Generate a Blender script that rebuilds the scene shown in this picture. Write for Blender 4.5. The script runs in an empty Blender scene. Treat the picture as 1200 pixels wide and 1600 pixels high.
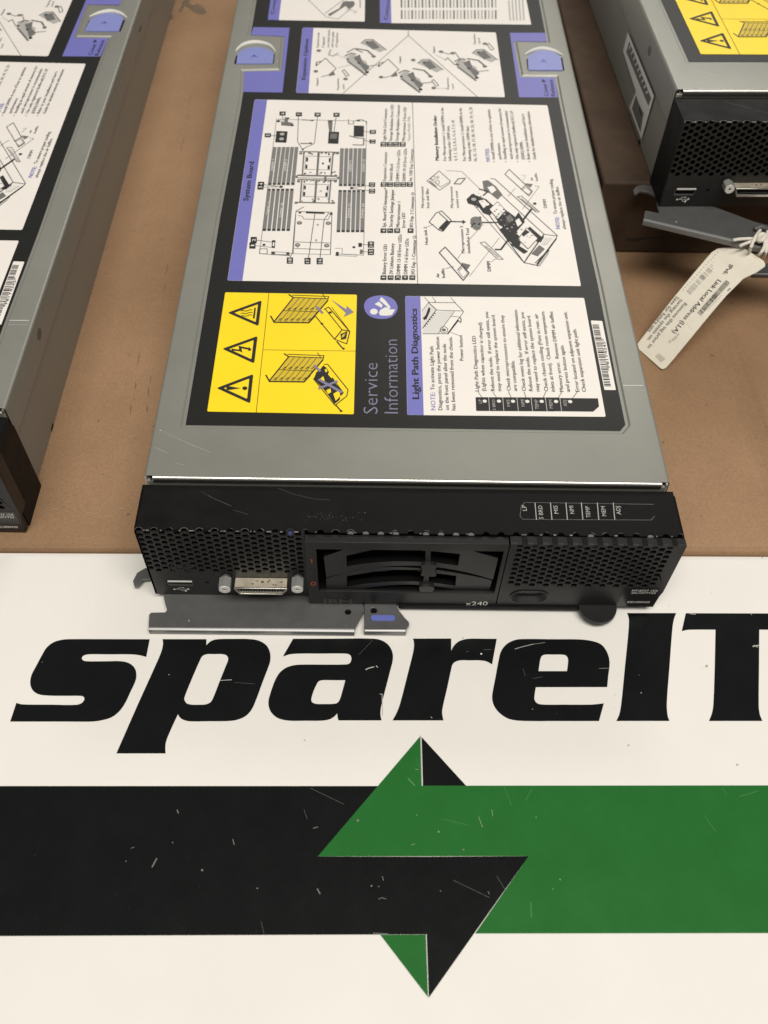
import bpy, bmesh, math, random
from mathutils import Vector, Matrix
from mathutils.geometry import tessellate_polygon
random.seed(7)
scene = bpy.context.scene
COL = scene.collection

# ------------------------------------------------------------------ camera
F, PITCH, YAW, ROLL = 1432.756, 0.940612, -0.0400069, 0.0382908       # focal length in photo pixels (1200 x 1600), angles in radians
CAM = Vector((-0.00928358, -0.25487463, 0.34945808))
ROT = Matrix.Rotation(YAW, 3, 'Z') @ Matrix.Rotation(math.pi/2 - PITCH, 3, 'X') @ Matrix.Rotation(ROLL, 3, 'Z')
cd = bpy.data.cameras.new('camera')
cam = bpy.data.objects.new('camera', cd); COL.objects.link(cam)
cam.matrix_world = Matrix.Translation(CAM) @ ROT.to_4x4()
cd.sensor_fit = 'AUTO'; cd.sensor_width = 36.0; cd.lens = F/1600*36.0
cd.clip_start = 0.01; cd.clip_end = 60
cd.dof.use_dof = True; cd.dof.focus_distance = 0.40; cd.dof.aperture_fstop = 15.0
scene.camera = cam

# ------------------------------------------------------------------ world and lamps
w = bpy.data.worlds.new('World'); scene.world = w; w.use_nodes = True
bg = w.node_tree.nodes['Background']
bg.inputs[0].default_value = (1.0, 0.96, 0.90, 1); bg.inputs[1].default_value = 0.20
def area(name, loc, target, sx, sy, power, col):
    l = bpy.data.lights.new(name, 'AREA'); l.shape = 'RECTANGLE'; l.size = sx; l.size_y = sy; l.energy = power; l.color = col
    o = bpy.data.objects.new(name, l); COL.objects.link(o); o.location = loc
    o.rotation_euler = (Vector(target) - Vector(loc)).to_track_quat('-Z', 'Y').to_euler()
    return o
WARM = (1.0, 0.955, 0.885)
area('ceiling_lamp', (0.15, -0.85, 2.5), (0, 0.3, 0), 2.2, 0.7, 71, WARM)
area('ceiling_lamp', (0.9, 3.0, 2.3), (0, 0.1, 0), 1.6, 0.5, 26, WARM)
scene.view_settings.view_transform = 'Standard'; scene.view_settings.look = 'None'
scene.view_settings.exposure = 0.0; scene.view_settings.gamma = 1.0; scene.view_settings.use_curve_mapping = False

# ------------------------------------------------------------------ helpers
T = 0.004                      # top of the brown board; the sign face is z = 0
H = 0.05155                    # height of a server
W2 = 0.1075                    # half width of a server
class Frame:
    """The pose of one thing on the table: turns a measured picture point into that thing's own coordinates."""
    def __init__(s, x, y, z, a): s.o = Vector((x, y, z)); s.R = Matrix.Rotation(a, 3, 'Z'); s.a = a
    def ray(s, px, py):
        d = ROT @ Vector(((px-600)/F, -(py-800)/F, -1)); Ri = s.R.transposed()
        return Ri @ (CAM - s.o), Ri @ d
    def on(s, px, py, axis, val):
        o, d = s.ray(px, py); t = (val - o[axis])/d[axis]; return o + d*t
WORLD = Frame(0, 0, 0, 0)
MID = Frame(0.00946258, -0.02511149, T, -0.0084585)
LEFT = Frame(-0.26967844, 0.01313053, T, -0.0127397)
RIGHT = Frame(0.25629562, 0.19347453, 0.05145, 0.02925399)
def crop(x0, y0, s): return lambda x, y: (x0 + x/s, y0 + y/s)

MATS = {}
def mat(name, col, rough=0.5, metal=0.0, spec=0.5, noise=0.0, nscale=60, bump=0.0, bscale=400, coat=0.0, rvar=0.0):
    m = bpy.data.materials.new(name); m.use_nodes = True
    nt = m.node_tree; b = nt.nodes['Principled BSDF']; L = nt.links
    b.inputs['Base Color'].default_value = (*col, 1); b.inputs['Roughness'].default_value = rough
    b.inputs['Metallic'].default_value = metal; b.inputs['Specular IOR Level'].default_value = spec
    b.inputs['Coat Weight'].default_value = coat; b.inputs['Coat Roughness'].default_value = 0.12
    if noise or bump or rvar:
        tc = nt.nodes.new('ShaderNodeTexCoord')
    if noise or rvar:
        n = nt.nodes.new('ShaderNodeTexNoise'); n.inputs['Scale'].default_value = nscale; n.inputs['Detail'].default_value = 6; n.inputs['Roughness'].default_value = 0.65
        L.new(tc.outputs['Object'], n.inputs['Vector'])
    if noise:
        r = nt.nodes.new('ShaderNodeValToRGB')
        r.color_ramp.elements[0].position = 0.3; r.color_ramp.elements[1].position = 0.7
        r.color_ramp.elements[0].color = (*[c*(1-noise) for c in col], 1); r.color_ramp.elements[1].color = (*[min(1, c*(1+noise)) for c in col], 1)
        L.new(n.outputs['Fac'], r.inputs['Fac']); L.new(r.outputs['Color'], b.inputs['Base Color'])
    if rvar:
        mr = nt.nodes.new('ShaderNodeMapRange'); mr.inputs['From Min'].default_value = 0.3; mr.inputs['From Max'].default_value = 0.7
        mr.inputs['To Min'].default_value = max(0.03, rough-rvar); mr.inputs['To Max'].default_value = rough+rvar
        L.new(n.outputs['Fac'], mr.inputs['Value']); L.new(mr.outputs['Result'], b.inputs['Roughness'])
    if bump:
        n2 = nt.nodes.new('ShaderNodeTexNoise'); n2.inputs['Scale'].default_value = bscale; n2.inputs['Detail'].default_value = 3
        bp = nt.nodes.new('ShaderNodeBump'); bp.inputs['Strength'].default_value = bump; bp.inputs['Distance'].default_value = 0.0004
        L.new(tc.outputs['Object'], n2.inputs['Vector']); L.new(n2.outputs['Fac'], bp.inputs['Height']); L.new(bp.outputs['Normal'], b.inputs['Normal'])
    MATS[name] = m
    return m
mat('steel_paint', (0.255, 0.255, 0.228), 0.40, 0.25, 0.5, 0.08, 9, 0.03, 2500, rvar=0.09)
mat('bright_steel', (0.62, 0.60, 0.55), 0.30, 1.0, 0.5, 0.08, 200)
mat('dull_steel', (0.12, 0.12, 0.118), 0.38, 0.4, 0.5, 0.10, 120, 0.08, 900)
mat('stained_tin', (0.62, 0.56, 0.44), 0.42, 0.6, 0.5, 0.25, 260)
mat('black_steel', (0.0045, 0.0045, 0.0045), 0.55, 0.0, 0.16, 0.3, 90, 0.12, 1800, rvar=0.08)
mat('black_plastic', (0.0075, 0.0075, 0.008), 0.45, 0.0, 0.40, 0.15, 150, 0.15, 2200)
mat('grey_plastic', (0.013, 0.013, 0.0135), 0.40, 0.0, 0.5, 0.12, 150, 0.10, 2200)
mat('void', (0.003, 0.003, 0.003), 0.9, 0.0, 0.1)
mat('label_black', (0.012, 0.0125, 0.0115), 0.42, 0.0, 0.30, 0.08, 80)
mat('label_white', (0.80, 0.765, 0.72), 0.42, 0.0, 0.4, 0.02, 50)
mat('label_yellow', (0.92, 0.68, 0.012), 0.40, 0.0, 0.4, 0.03, 50)
mat('label_violet', (0.165, 0.163, 0.485), 0.40, 0.0, 0.4, 0.03, 50)
mat('amber', (0.62, 0.45, 0.02), 0.45)
mat('ink', (0.022, 0.021, 0.021), 0.5, 0, 0.3)
mat('grey_ink', (0.15, 0.145, 0.14), 0.5, 0, 0.3)
mat('dimm_ink', (0.19, 0.185, 0.18), 0.5, 0, 0.3)
mat('lip_highlight_steel', (0.22, 0.22, 0.215), 0.36, 0.5)  # lighter than the lever plate: highlight along its fold put into the colour
mat('pale_ink', (0.42, 0.41, 0.39), 0.5, 0, 0.3)
mat('dim_ink', (0.05, 0.05, 0.053), 0.3, 0, 0.5)
mat('silver_ink', (0.21, 0.20, 0.30), 0.4, 0, 0.4)
mat('red_ink', (0.60, 0.10, 0.05), 0.5, 0, 0.3)
mat('white_ink', (0.75, 0.74, 0.70), 0.5, 0, 0.3)
mat('blue_plastic', (0.22, 0.25, 0.56), 0.38, 0, 0.5, 0.06, 300)
mat('deep_blue', (0.075, 0.10, 0.36), 0.36, 0, 0.5)
mat('sign_white', (0.785, 0.766, 0.722), 0.26, 0, 0.4, 0.02, 14, 0.05, 300, rvar=0.05)
mat('sign_black', (0.0045, 0.0055, 0.0055), 0.24, 0, 0.26, 0.12, 60, rvar=0.03)
mat('sign_green', (0.017, 0.132, 0.024), 0.26, 0, 0.28, 0.05, 60, rvar=0.03)
mat('scuff', (0.42, 0.41, 0.38), 0.6)
mat('touch_blue', (0.030, 0.040, 0.12), 0.4)
mat('board_stain', (0.20, 0.115, 0.058), 0.7, 0, 0.2, 0.25, 120)
mat('faint_scuff', (0.10, 0.105, 0.10), 0.5)
mat('faint_green', (0.07, 0.24, 0.09), 0.5)
mat('smudge', (0.38, 0.36, 0.32), 0.6)
mat('paper', (0.80, 0.75, 0.63), 0.75, 0, 0.2, 0.04, 160, 0.1, 700)
mat('string', (0.72, 0.68, 0.60), 0.85, 0, 0.2, 0.1, 900)
mat('sticker', (0.66, 0.65, 0.62), 0.6)
mat('sticker_dark', (0.13, 0.125, 0.12), 0.6, 0, 0.3, 0.5, 1400)
mat('torn_edge', (0.02, 0.013, 0.008), 0.8)
mat('tape', (0.15, 0.105, 0.065), 0.7, 0, 0.3, 0.3, 200)
def board_mat():
    m = bpy.data.materials.new('brown_board'); m.use_nodes = True; nt = m.node_tree; b = nt.nodes['Principled BSDF']; L = nt.links
    b.inputs['Roughness'].default_value = 0.62; b.inputs['Specular IOR Level'].default_value = 0.28
    tc = nt.nodes.new('ShaderNodeTexCoord')
    def nz(scale, detail, sc=(1, 1, 1), rough=0.6):
        mp = nt.nodes.new('ShaderNodeMapping'); mp.inputs['Scale'].default_value = sc
        n = nt.nodes.new('ShaderNodeTexNoise'); n.inputs['Scale'].default_value = scale; n.inputs['Detail'].default_value = detail; n.inputs['Roughness'].default_value = rough
        L.new(tc.outputs['Object'], mp.inputs[0]); L.new(mp.outputs[0], n.inputs['Vector']); return n
    def ramp(n, p0, c0, p1, c1):
        r = nt.nodes.new('ShaderNodeValToRGB'); e = r.color_ramp.elements
        e[0].position = p0; e[1].position = p1; e[0].color = (*c0, 1); e[1].color = (*c1, 1); L.new(n.outputs['Fac'], r.inputs['Fac']); return r
    def mul(a, c, fac=1.0):
        x = nt.nodes.new('ShaderNodeMix'); x.data_type = 'RGBA'; x.blend_type = 'MULTIPLY'; x.inputs[0].default_value = fac
        L.new(a, x.inputs[6]); L.new(c, x.inputs[7]); return x.outputs[2]
    base = ramp(nz(9, 5), 0.30, (0.255, 0.152, 0.082), 0.70, (0.345, 0.213, 0.120)).outputs[0]
    fine = ramp(nz(1100, 4), 0.30, (0.84, 0.82, 0.80), 0.66, (1.05, 1.05, 1.05)).outputs[0]
    streak = ramp(nz(55, 4, (1, 0.035, 1)), 0.24, (0.72, 0.68, 0.64), 0.40, (1, 1, 1)).outputs[0]
    speck = ramp(nz(260, 2, rough=0.4), 0.235, (0.45, 0.40, 0.36), 0.275, (1, 1, 1)).outputs[0]
    L.new(mul(mul(mul(base, fine), streak, 0.45), speck, 0.6), b.inputs['Base Color'])
    n2 = nz(1800, 3); bp = nt.nodes.new('ShaderNodeBump'); bp.inputs['Strength'].default_value = 0.12; bp.inputs['Distance'].default_value = 0.0002
    L.new(n2.outputs['Fac'], bp.inputs['Height']); L.new(bp.outputs['Normal'], b.inputs['Normal'])
    MATS['brown_board'] = m
board_mat()
mat('shaded_board', (0.060, 0.038, 0.024), 0.7, 0, 0.25, 0.25, 45, 0.2, 700)  # brown darkened to carry the shade of the gap and front face
mat('post_steel', (0.42, 0.42, 0.41), 0.35, 0.5, 0.5, 0.1, 300)
mat('grille_black', (0.012, 0.012, 0.0115), 0.45, 0, 0.4, 0.15, 150)
mat('bezel_scratch', (0.05, 0.05, 0.048), 0.5)
mat('nick', (0.17, 0.17, 0.16), 0.6)
mat('nick_green', (0.20, 0.33, 0.20), 0.6)
mat('rim_wear_glint', (0.20, 0.197, 0.19), 0.4, 0.2)
mat('white_steel', (0.75, 0.74, 0.70), 0.5, 0.2)
mat('bare_edge_glint', (0.30, 0.295, 0.28), 0.45, 0.2)
mat('spring_grey', (0.15, 0.147, 0.14), 0.35, 0.3)
mat('rust', (0.16, 0.11, 0.06), 0.7)
mat('glossy_black', (0.009, 0.009, 0.009), 0.25)
mat('deep_blue_grip', (0.12, 0.15, 0.46), 0.4)
mat('tag_stain', (0.55, 0.51, 0.43), 0.8)

class MB:
    """Collects faces with materials and links them as ONE mesh object."""
    def __init__(s): s.v = []; s.f = []; s.m = []
    def face(s, pts, m):
        n = len(s.v); s.v += [tuple(p) for p in pts]; s.f.append(tuple(range(n, n+len(pts)))); s.m.append(m)
    def tris(s, pts, tri, m):
        n = len(s.v); s.v += [tuple(p) for p in pts]
        for t in tri: s.f.append(tuple(n+i for i in t)); s.m.append(m)
    def flat(s, loops, fn, m):
        """Filled outline with holes; fn maps (u, v) to 3D."""
        L3 = [[Vector((p[0], p[1], 0)) for p in lp] for lp in loops]
        tri = tessellate_polygon(L3); pts = [p for lp in loops for p in lp]
        out = []
        for t in tri:
            a, b, c = (pts[i] for i in t)
            cr = (b[0]-a[0])*(c[1]-a[1]) - (b[1]-a[1])*(c[0]-a[0])
            if abs(cr) < 1e-14: continue
            out.append(t if cr > 0 else (t[0], t[2], t[1]))
        s.tris([fn(*p) for p in pts], out, m)
    def prism(s, loops, fn, w0, w1, m, m_side=None, back=True):
        """fn(u, v, w); cap at w1 (top) and w0 (back) with walls."""
        s.flat(loops, lambda u, v: fn(u, v, w1), m)
        if back: s.flat(loops, lambda u, v: fn(u, v, w0), m)
        for lp in loops:
            k = len(lp)
            for i in range(k):
                a, b = lp[i], lp[(i+1) % k]
                s.face([fn(*a, w0), fn(*b, w0), fn(*b, w1), fn(*a, w1)], m_side or m)
    def box(s, x0, x1, y0, y1, z0, z1, m):
        s.prism([[(x0, y0), (x1, y0), (x1, y1), (x0, y1)]], lambda u, v, w: (u, v, w), z0, z1, m)
    def tube(s, pts, r, m, n=10, closed=False):
        pts = [Vector(p) for p in pts]; rings = []
        up = Vector((0.12, 0.23, 1)).normalized()
        for i, p in enumerate(pts):
            a = pts[i-1] if i else pts[0]; b = pts[i+1] if i+1 < len(pts) else pts[-1]
            d = (b-a).normalized(); x = d.cross(up)
            if x.length < 1e-3: x = d.cross(Vector((1, 0, 0)))
            x.normalize(); y = d.cross(x)
            rr = r[i] if isinstance(r, (list, tuple)) else r
            rings.append([p + x*rr*math.cos(2*math.pi*k/n) + y*rr*math.sin(2*math.pi*k/n) for k in range(n)])
        base = len(s.v)
        for rg in rings: s.v += [tuple(p) for p in rg]
        for i in range(len(rings)-1):
            for k in range(n):
                k2 = (k+1) % n
                s.f.append((base+i*n+k, base+i*n+k2, base+(i+1)*n+k2, base+(i+1)*n+k)); s.m.append(m)
        s.f.append(tuple(base+k for k in range(n))); s.m.append(m)
        s.f.append(tuple(base+(len(rings)-1)*n+k for k in range(n))); s.m.append(m)
    def build(s, name, parent=None, bevel=0.0, loc=None, smooth=35, segs=2):
        me = bpy.data.meshes.new(name)
        used = []
        for m in s.m:
            if m not in used: used.append(m)
        off = Vector(loc) if loc else Vector((0, 0, 0))
        me.from_pydata([tuple(Vector(v)-off) for v in s.v], [], s.f)
        for m in used: me.materials.append(MATS[m])
        for p, m in zip(me.polygons, s.m): p.material_index = used.index(m)
        bm = bmesh.new(); bm.from_mesh(me)
        if bevel or smooth:
            bmesh.ops.remove_doubles(bm, verts=bm.verts, dist=1e-6)
            bmesh.ops.recalc_face_normals(bm, faces=bm.faces)
        bm.to_mesh(me); bm.free()
        if smooth:
            for p in me.polygons: p.use_smooth = True
            me.set_sharp_from_angle(angle=math.radians(smooth))
        o = bpy.data.objects.new(name, me); COL.objects.link(o)
        if loc: o.location = off
        if parent: o.parent = parent
        if bevel:
            b = o.modifiers.new('bevel', 'BEVEL'); b.width = bevel; b.segments = segs; b.limit_method = 'ANGLE'; b.angle_limit = math.radians(40); b.harden_normals = False
        return o
def empty(name, fr, label, cat, group=None):
    o = bpy.data.objects.new(name, None); COL.objects.link(o); o.empty_display_size = 0.02
    o.location = fr.o; o.rotation_euler = (0, 0, fr.a); o['label'] = label; o['category'] = cat
    if group: o['group'] = group
    return o
def rect(x0, y0, x1, y1): return [(x0, y0), (x1, y0), (x1, y1), (x0, y1)]
def ring(cx, cy, r, n=20, ry=None, a0=0.0): return [(cx+r*math.cos(a0+2*math.pi*k/n), cy+(ry or r)*math.sin(a0+2*math.pi*k/n)) for k in range(n)]
def rrect(x0, y0, x1, y1, r, n=5):
    p = []
    for cx, cy, a in ((x1-r, y1-r, 0), (x0+r, y1-r, 90), (x0+r, y0+r, 180), (x1-r, y0+r, 270)):
        for k in range(n+1):
            t = math.radians(a+90*k/n); p.append((cx+r*math.cos(t), cy+r*math.sin(t)))
    return p
def smooth_loop(pts, n=6):
    """Closed outline through pts; a point with a third entry is a sharp corner, the rest are joined by smooth curves."""
    k = len(pts); out = []
    P = [Vector(p[:2]) for p in pts]; C = [len(p) > 2 for p in pts]
    for i in range(k):
        p1, p2 = P[i], P[(i+1) % k]
        if C[i] and C[(i+1) % k]: out.append(tuple(p1)); continue
        t1 = Vector((0, 0)) if C[i] else None; t2 = Vector((0, 0)) if C[(i+1) % k] else None
        p0 = P[i-1]; p3 = P[(i+2) % k]; d = (p2-p1).length
        def tan(a, b, c):
            l1 = max((b-a).length, 1e-9); l2 = max((c-b).length, 1e-9)
            return ((b-a) + (c-b))/(l1+l2)
        m1 = (p2-p1)/max(d, 1e-9) if C[i] else tan(p0, p1, p2)
        m2 = (p2-p1)/max(d, 1e-9) if C[(i+1) % k] else tan(p1, p2, p3)
        for j in range(n):
            t = j/n; h00 = 2*t**3-3*t*t+1; h10 = t**3-2*t*t+t; h01 = -2*t**3+3*t*t; h11 = t**3-t*t
            out.append(tuple(p1*h00 + m1*d*h10 + p2*h01 + m2*d*h11))
    return out
GLYPH = {}
def glyphs(text, bold):
    key = (text, bold)
    if key not in GLYPH:
        cu = bpy.data.curves.new('t', 'FONT'); cu.body = text; cu.resolution_u = 2; cu.offset = bold
        ob = bpy.data.objects.new('t', cu); COL.objects.link(ob)
        bpy.context.view_layer.update()
        me = bpy.data.meshes.new_from_object(ob.evaluated_get(bpy.context.evaluated_depsgraph_get()))
        v = [(p.co.x, p.co.y) for p in me.vertices]; f = [tuple(p.vertices) for p in me.polygons]
        bpy.data.objects.remove(ob); bpy.data.curves.remove(cu); bpy.data.meshes.remove(me)
        xs = [a for a, _ in v]
        GLYPH[key] = (v, f, min(xs), max(xs))
    return GLYPH[key]
CAP = 0.73
def text(mb, s, p0, p1, up, fn, m, bold=0.0):
    """Lettering from p0 to p1 along its baseline, capitals reaching p0+up; points are 2D and fn maps them to 3D."""
    v, f, x0, x1 = glyphs(s, min(bold, 0.0)); p0 = Vector(p0); e = (Vector(p1)-p0)/(x1-x0); u = Vector(up)/CAP
    n = len(mb.v)
    for x, y in v:
        q = p0 + e*(x-x0) + u*y; mb.v.append(tuple(fn(q.x, q.y)))
    for t in f: mb.f.append(tuple(n+i for i in t)); mb.m.append(m)

class Art:
    """Printing on a flat face: measured picture points are brought onto that face and drawn there as thin layers."""
    def __init__(s, mb, to2, to3):
        s.mb = mb; s.to2 = to2; s.n = 0
        s.to3 = lambda u, v, l: to3(u, v, l + s.n*1.5e-7)
       # to2(px, py) -> face coords, to3(u, v, lift) -> 3D; later marks lie a hair above earlier ones
    def P(s, c, x, y): return s.to2(*c(x, y))
    def fill(s, c, pts, m, lift, smooth=False, holes=()):
        s.n += 1
        lp = smooth_loop(pts) if smooth else [p[:2] for p in pts]
        loops = [[s.P(c, *p) for p in lp]] + [[s.P(c, *p) for p in h] for h in holes]
        s.mb.flat(loops, lambda u, v: s.to3(u, v, lift), m)
    def line(s, c, pts, wd, m, lift, closed=False):
        q = [Vector(s.P(c, *p)) for p in pts]
        x0, y0 = pts[0]; k = (Vector(s.P(c, x0+wd, y0)) - Vector(s.P(c, x0, y0))).length
        if closed: q.append(q[0])
        for a, b in zip(q, q[1:]):
            d = b-a
            if d.length < 1e-7: continue
            d.normalize(); n = Vector((-d.y, d.x))*k/2; e = d*k*0.3; s.n += 1
            s.mb.face([s.to3(*p, lift) for p in (a-e-n, b+e-n, b+e+n, a-e+n)], m)
    def dot(s, c, x, y, r, m, lift, n=14):
        s.n += 1
        ctr = Vector(s.P(c, x, y)); k = (Vector(s.P(c, x+r, y)) - ctr).length
        s.mb.flat([[tuple(ctr + Vector((k*math.cos(2*math.pi*i/n), k*math.sin(2*math.pi*i/n)))) for i in range(n)]], lambda u, v: s.to3(u, v, lift), m)
    def text(s, c, t, a, b, h, m, lift, bold=0.0):
        """Baseline from a to b, h = capital height, all in crop pixels."""
        A = Vector(s.P(c, *a)); B = Vector(s.P(c, *b)); e = (B-A)
        d = Vector((b[0]-a[0], b[1]-a[1])).normalized(); n2 = (d.y, -d.x)
        U = Vector(s.P(c, a[0]+n2[0]*h, a[1]+n2[1]*h)) - A
        en = e.normalized(); perp = Vector((-en.y, en.x))
        s.n += 1
        hh = abs(U.dot(perp)); text(s.mb, t, A, B, perp*hh, lambda u, v: s.to3(u, v, lift), m, bold)
        passes = [(0.7, 0.4), (0.35, -0.4), (0, 0.4), (-0.35, -0.4), (-0.7, 0)] if bold > 0.015 else [(0.5, 0)] if bold > 0 else [(0.02, 0)] if bold == 0 and m in ('ink', 'grey_ink') else []
        for ka, ku in passes:                              # heavier strokes: the same lettering again, a hair aside
            s.n += 1; w = bold if bold > 0 else 1.0; o = en*hh*ka*2*w + perp*hh*ku*w
            text(s.mb, t, A+o, B+o, perp*hh, lambda u, v: s.to3(u, v, lift), m, 0.0)

# ------------------------------------------------------------------ the table
def tabletop():
    mb = MB(); z0 = -0.0032
    prof = [(-0.75, z0), (-0.0239, z0), (-0.0237, 0.0004), (-0.0230, 0.0022), (-0.0214, 0.0036), (-0.0195, T), (2.2, T), (2.2, -0.035), (-0.75, -0.035)]
    n = len(prof)
    for i in range(n):
        (y0, a), (y1, b) = prof[i], prof[(i+1) % n]
        mb.face([(-1.5, y0, a), (1.5, y0, a), (1.5, y1, b), (-1.5, y1, b)], 'brown_board')
    for x in (-1.5, 1.5): mb.flat([prof], lambda u, v, x=x: (x, u, v), 'brown_board')
    art = Art(mb, lambda px, py: tuple(WORLD.on(px, py, 2, T).xy), lambda u, v, l: (u, v, T+0.0001+l))
    c = crop(220, 0, 6.667)
    # a dark scrap of old tape residue and small nicks
    art.fill(c, [(430, 20), (470, 0), (520, -20), (500, 30), (540, 60), (590, 40), (640, 60), (685, 125), (650, 155), (560, 135), (500, 85), (455, 60), (430, 110), (400, 135), (395, 100), (425, 70)], 'tape', 0)
    art.fill(c, [(325, 150), (342, 160), (330, 205), (303, 200)], 'tape', 0)
    c = crop(0, 640, 5)
    for pts in ([(400, 778), (462, 776)], [(690, 806), (760, 816)], [(810, 832), (880, 833)], [(520, 716), (570, 720)], [(930, 772), (975, 775)]):
        art.line(c, pts, 3.0, 'pale_scratch', 0)
    st = [(crop(220, 0, 6.667), p) for p in ([(520, 985), (500, 1115)], [(488, 1200), (482, 1230)], [(468, 1280), (462, 1310)], [(455, 1420), (440, 1500)], [(430, 1480), (418, 1580)], [(545, 690), (550, 720)], [(300, 1545), (310, 1555)])]
    st += [(crop(0, 400, 3.478), p) for p in ([(738, 680), (735, 735)], [(730, 765), (728, 790)], [(822, 650), (815, 690)], [(808, 710), (805, 770)], [(800, 800), (798, 850)], [(712, 800), (708, 870)], [(760, 520), (745, 600)], [(915, 30), (895, 120)], [(900, 150), (890, 200)])]
    for cc, p in st:
        n = 7; (xa, ya), (xb, yb) = p; L = []; R = []
        for k in range(n+1):
            t = k/n; ww = 7*math.sin(math.pi*min(1, max(0.04, t)))*random.uniform(.4, 1); x, y = xa+(xb-xa)*t+random.uniform(-2, 2), ya+(yb-ya)*t; L.append((x-ww*.6, y)); R.append((x+ww*.6, y))
        art.fill(cc, L+R[::-1], 'board_stain', 0)
    for k in range(60):
        x, y = random.uniform(-0.17, 0.24), random.uniform(-0.01, 0.45); r = random.uniform(0.0002, 0.0006)
        mb.flat([[(x+r*random.uniform(.5, 1.2)*math.cos(q), y+r*random.uniform(.5, 1.2)*math.sin(q)) for q in [j*math.pi/3 for j in range(6)]]], lambda u, v: (u, v, T+0.00008), 'board_stain')
    o = mb.build('tabletop', smooth=25); o['kind'] = 'structure'
    return o
mat('pale_scratch', (0.46, 0.33, 0.20), 0.6)
tabletop()

# ------------------------------------------------------------------ the printed sign board
sign = empty('sign_board', WORLD, 'white sign board with black italic lettering and green and black arrows', 'sign')
mb = MB(); mb.box(-0.33, 0.36, -0.345, -0.0243, -0.003, 0.0, 'sign_white')
board = mb.build('panel', sign, bevel=0.0004)
def on_board(px, py):
    p = WORLD.on(px, py, 2, 0.0); return (min(0.352, max(-0.322, p.x)), p.y)
def sign_art(mb): return Art(mb, on_board, lambda u, v, l: (u, v, 0.00012+l))
mb = MB(); A = sign_art(mb)
c = crop(0, 980, 5)
A.fill(c, [(80, 738, 1), (128, 592, 1), (165, 602), (210, 605), (400, 606), (595, 607), (640, 592), (660, 562), (650, 542), (620, 537), (500, 537), (380, 535), (310, 527), (265, 503), (240, 460), (238, 410), (252, 362), (285, 300), (325, 225), (365, 160), (420, 118), (490, 98), (560, 94), (800, 94), (1170, 95, 1), (1143, 233, 1), (1090, 220), (1020, 213), (850, 213), (690, 213), (650, 225), (640, 243), (650, 260), (685, 267), (820, 267), (950, 267), (1015, 285), (1055, 325), (1066, 380), (1055, 430), (1020, 505), (980, 590), (935, 655), (875, 703), (800, 727), (720, 738), (500, 738)], 'sign_black', 0, True)
c = crop(170, 980, 4.6154)
A.fill(c, [(55, 911, 1), (200, 580), (340, 270), (378, 180), (391, 125), (388, 87, 1), (704, 87, 1), (704, 130, 1), (735, 102), (780, 88), (900, 85), (1010, 86), (1080, 97), (1135, 130), (1162, 180), (1165, 240), (1150, 290), (1110, 395), (1062, 525), (1030, 595), (985, 643), (920, 670), (850, 678), (720, 679), (580, 679), (530, 665), (508, 645), (499, 628, 1), (470, 690), (430, 780), (412, 830), (408, 870), (410, 911, 1)],
       'sign_black', 0, True, [smooth_loop([(545, 520), (550, 495), (590, 395), (655, 245), (675, 210), (705, 196), (760, 195), (815, 195), (850, 205), (861, 232), (840, 290), (800, 390), (755, 505), (735, 540), (700, 557), (640, 560), (590, 558), (560, 548)])])
c = crop(410, 980, 5)
A.fill(c, [(160, 230, 1), (240, 91, 1), (550, 90), (860, 90), (930, 103), (985, 140), (1015, 195), (1019, 255), (1000, 335), (960, 490), (930, 610), (922, 675), (931, 729, 1), (594, 729, 1), (587, 700), (585, 674, 1), (560, 700), (520, 722), (460, 731), (330, 732), (210, 731), (130, 715), (80, 680), (52, 630), (48, 575), (65, 510), (95, 425), (130, 362), (180, 320), (240, 299), (310, 293), (480, 293), (640, 292), (678, 285), (693, 262), (694, 235), (680, 215), (645, 207), (450, 207), (290, 207), (215, 213)],
       'sign_black', 0, True, [smooth_loop([(382, 565), (400, 500), (425, 445), (440, 424), (470, 415), (560, 415), (648, 415, 1), (625, 500), (605, 565), (585, 592), (550, 600), (480, 601), (425, 600), (390, 588)])])
c = crop(600, 980, 6)
A.fill(c, [(80, 875, 1), (120, 800), (150, 720), (190, 570), (240, 370), (270, 250), (281, 180), (279, 135), (271, 108, 1), (630, 107, 1), (630, 222, 1), (655, 175), (700, 135), (760, 114), (830, 108), (940, 109), (1057, 110, 1), (1013, 350, 1), (960, 322), (890, 312), (800, 312), (715, 312), (670, 325), (643, 350), (630, 395), (590, 580), (555, 730), (545, 800), (557, 875, 1)], 'sign_black', 0, True)
c = crop(750, 980, 5.2174)
A.fill(c, [(970, 766, 1), (1009, 622, 1), (960, 627), (900, 632), (700, 632), (510, 631), (465, 620), (444, 590), (446, 545), (455, 490, 1), (1037, 489, 1), (1045, 400), (1056, 310), (1050, 245), (1025, 185), (985, 140), (920, 115), (820, 101), (600, 99), (330, 98), (265, 112), (210, 145), (170, 200), (152, 270), (125, 415), (100, 550), (102, 605), (125, 660), (170, 710), (235, 748), (330, 764), (600, 766)],
       'sign_black', 0, True, [smooth_loop([(477, 359, 1), (485, 300), (492, 262), (505, 235), (535, 224), (600, 224), (660, 224), (700, 232), (717, 260), (716, 305), (709, 359, 1)])])
c = crop(950, 940, 4.8)
A.fill(c, [(62, 896, 1), (85, 845), (100, 760), (125, 510), (150, 260), (157, 150), (152, 110), (142, 87, 1), (511, 87, 1), (495, 130), (483, 200), (460, 500), (441, 760), (446, 850), (460, 896, 1)], 'sign_black', 0, True)
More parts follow.
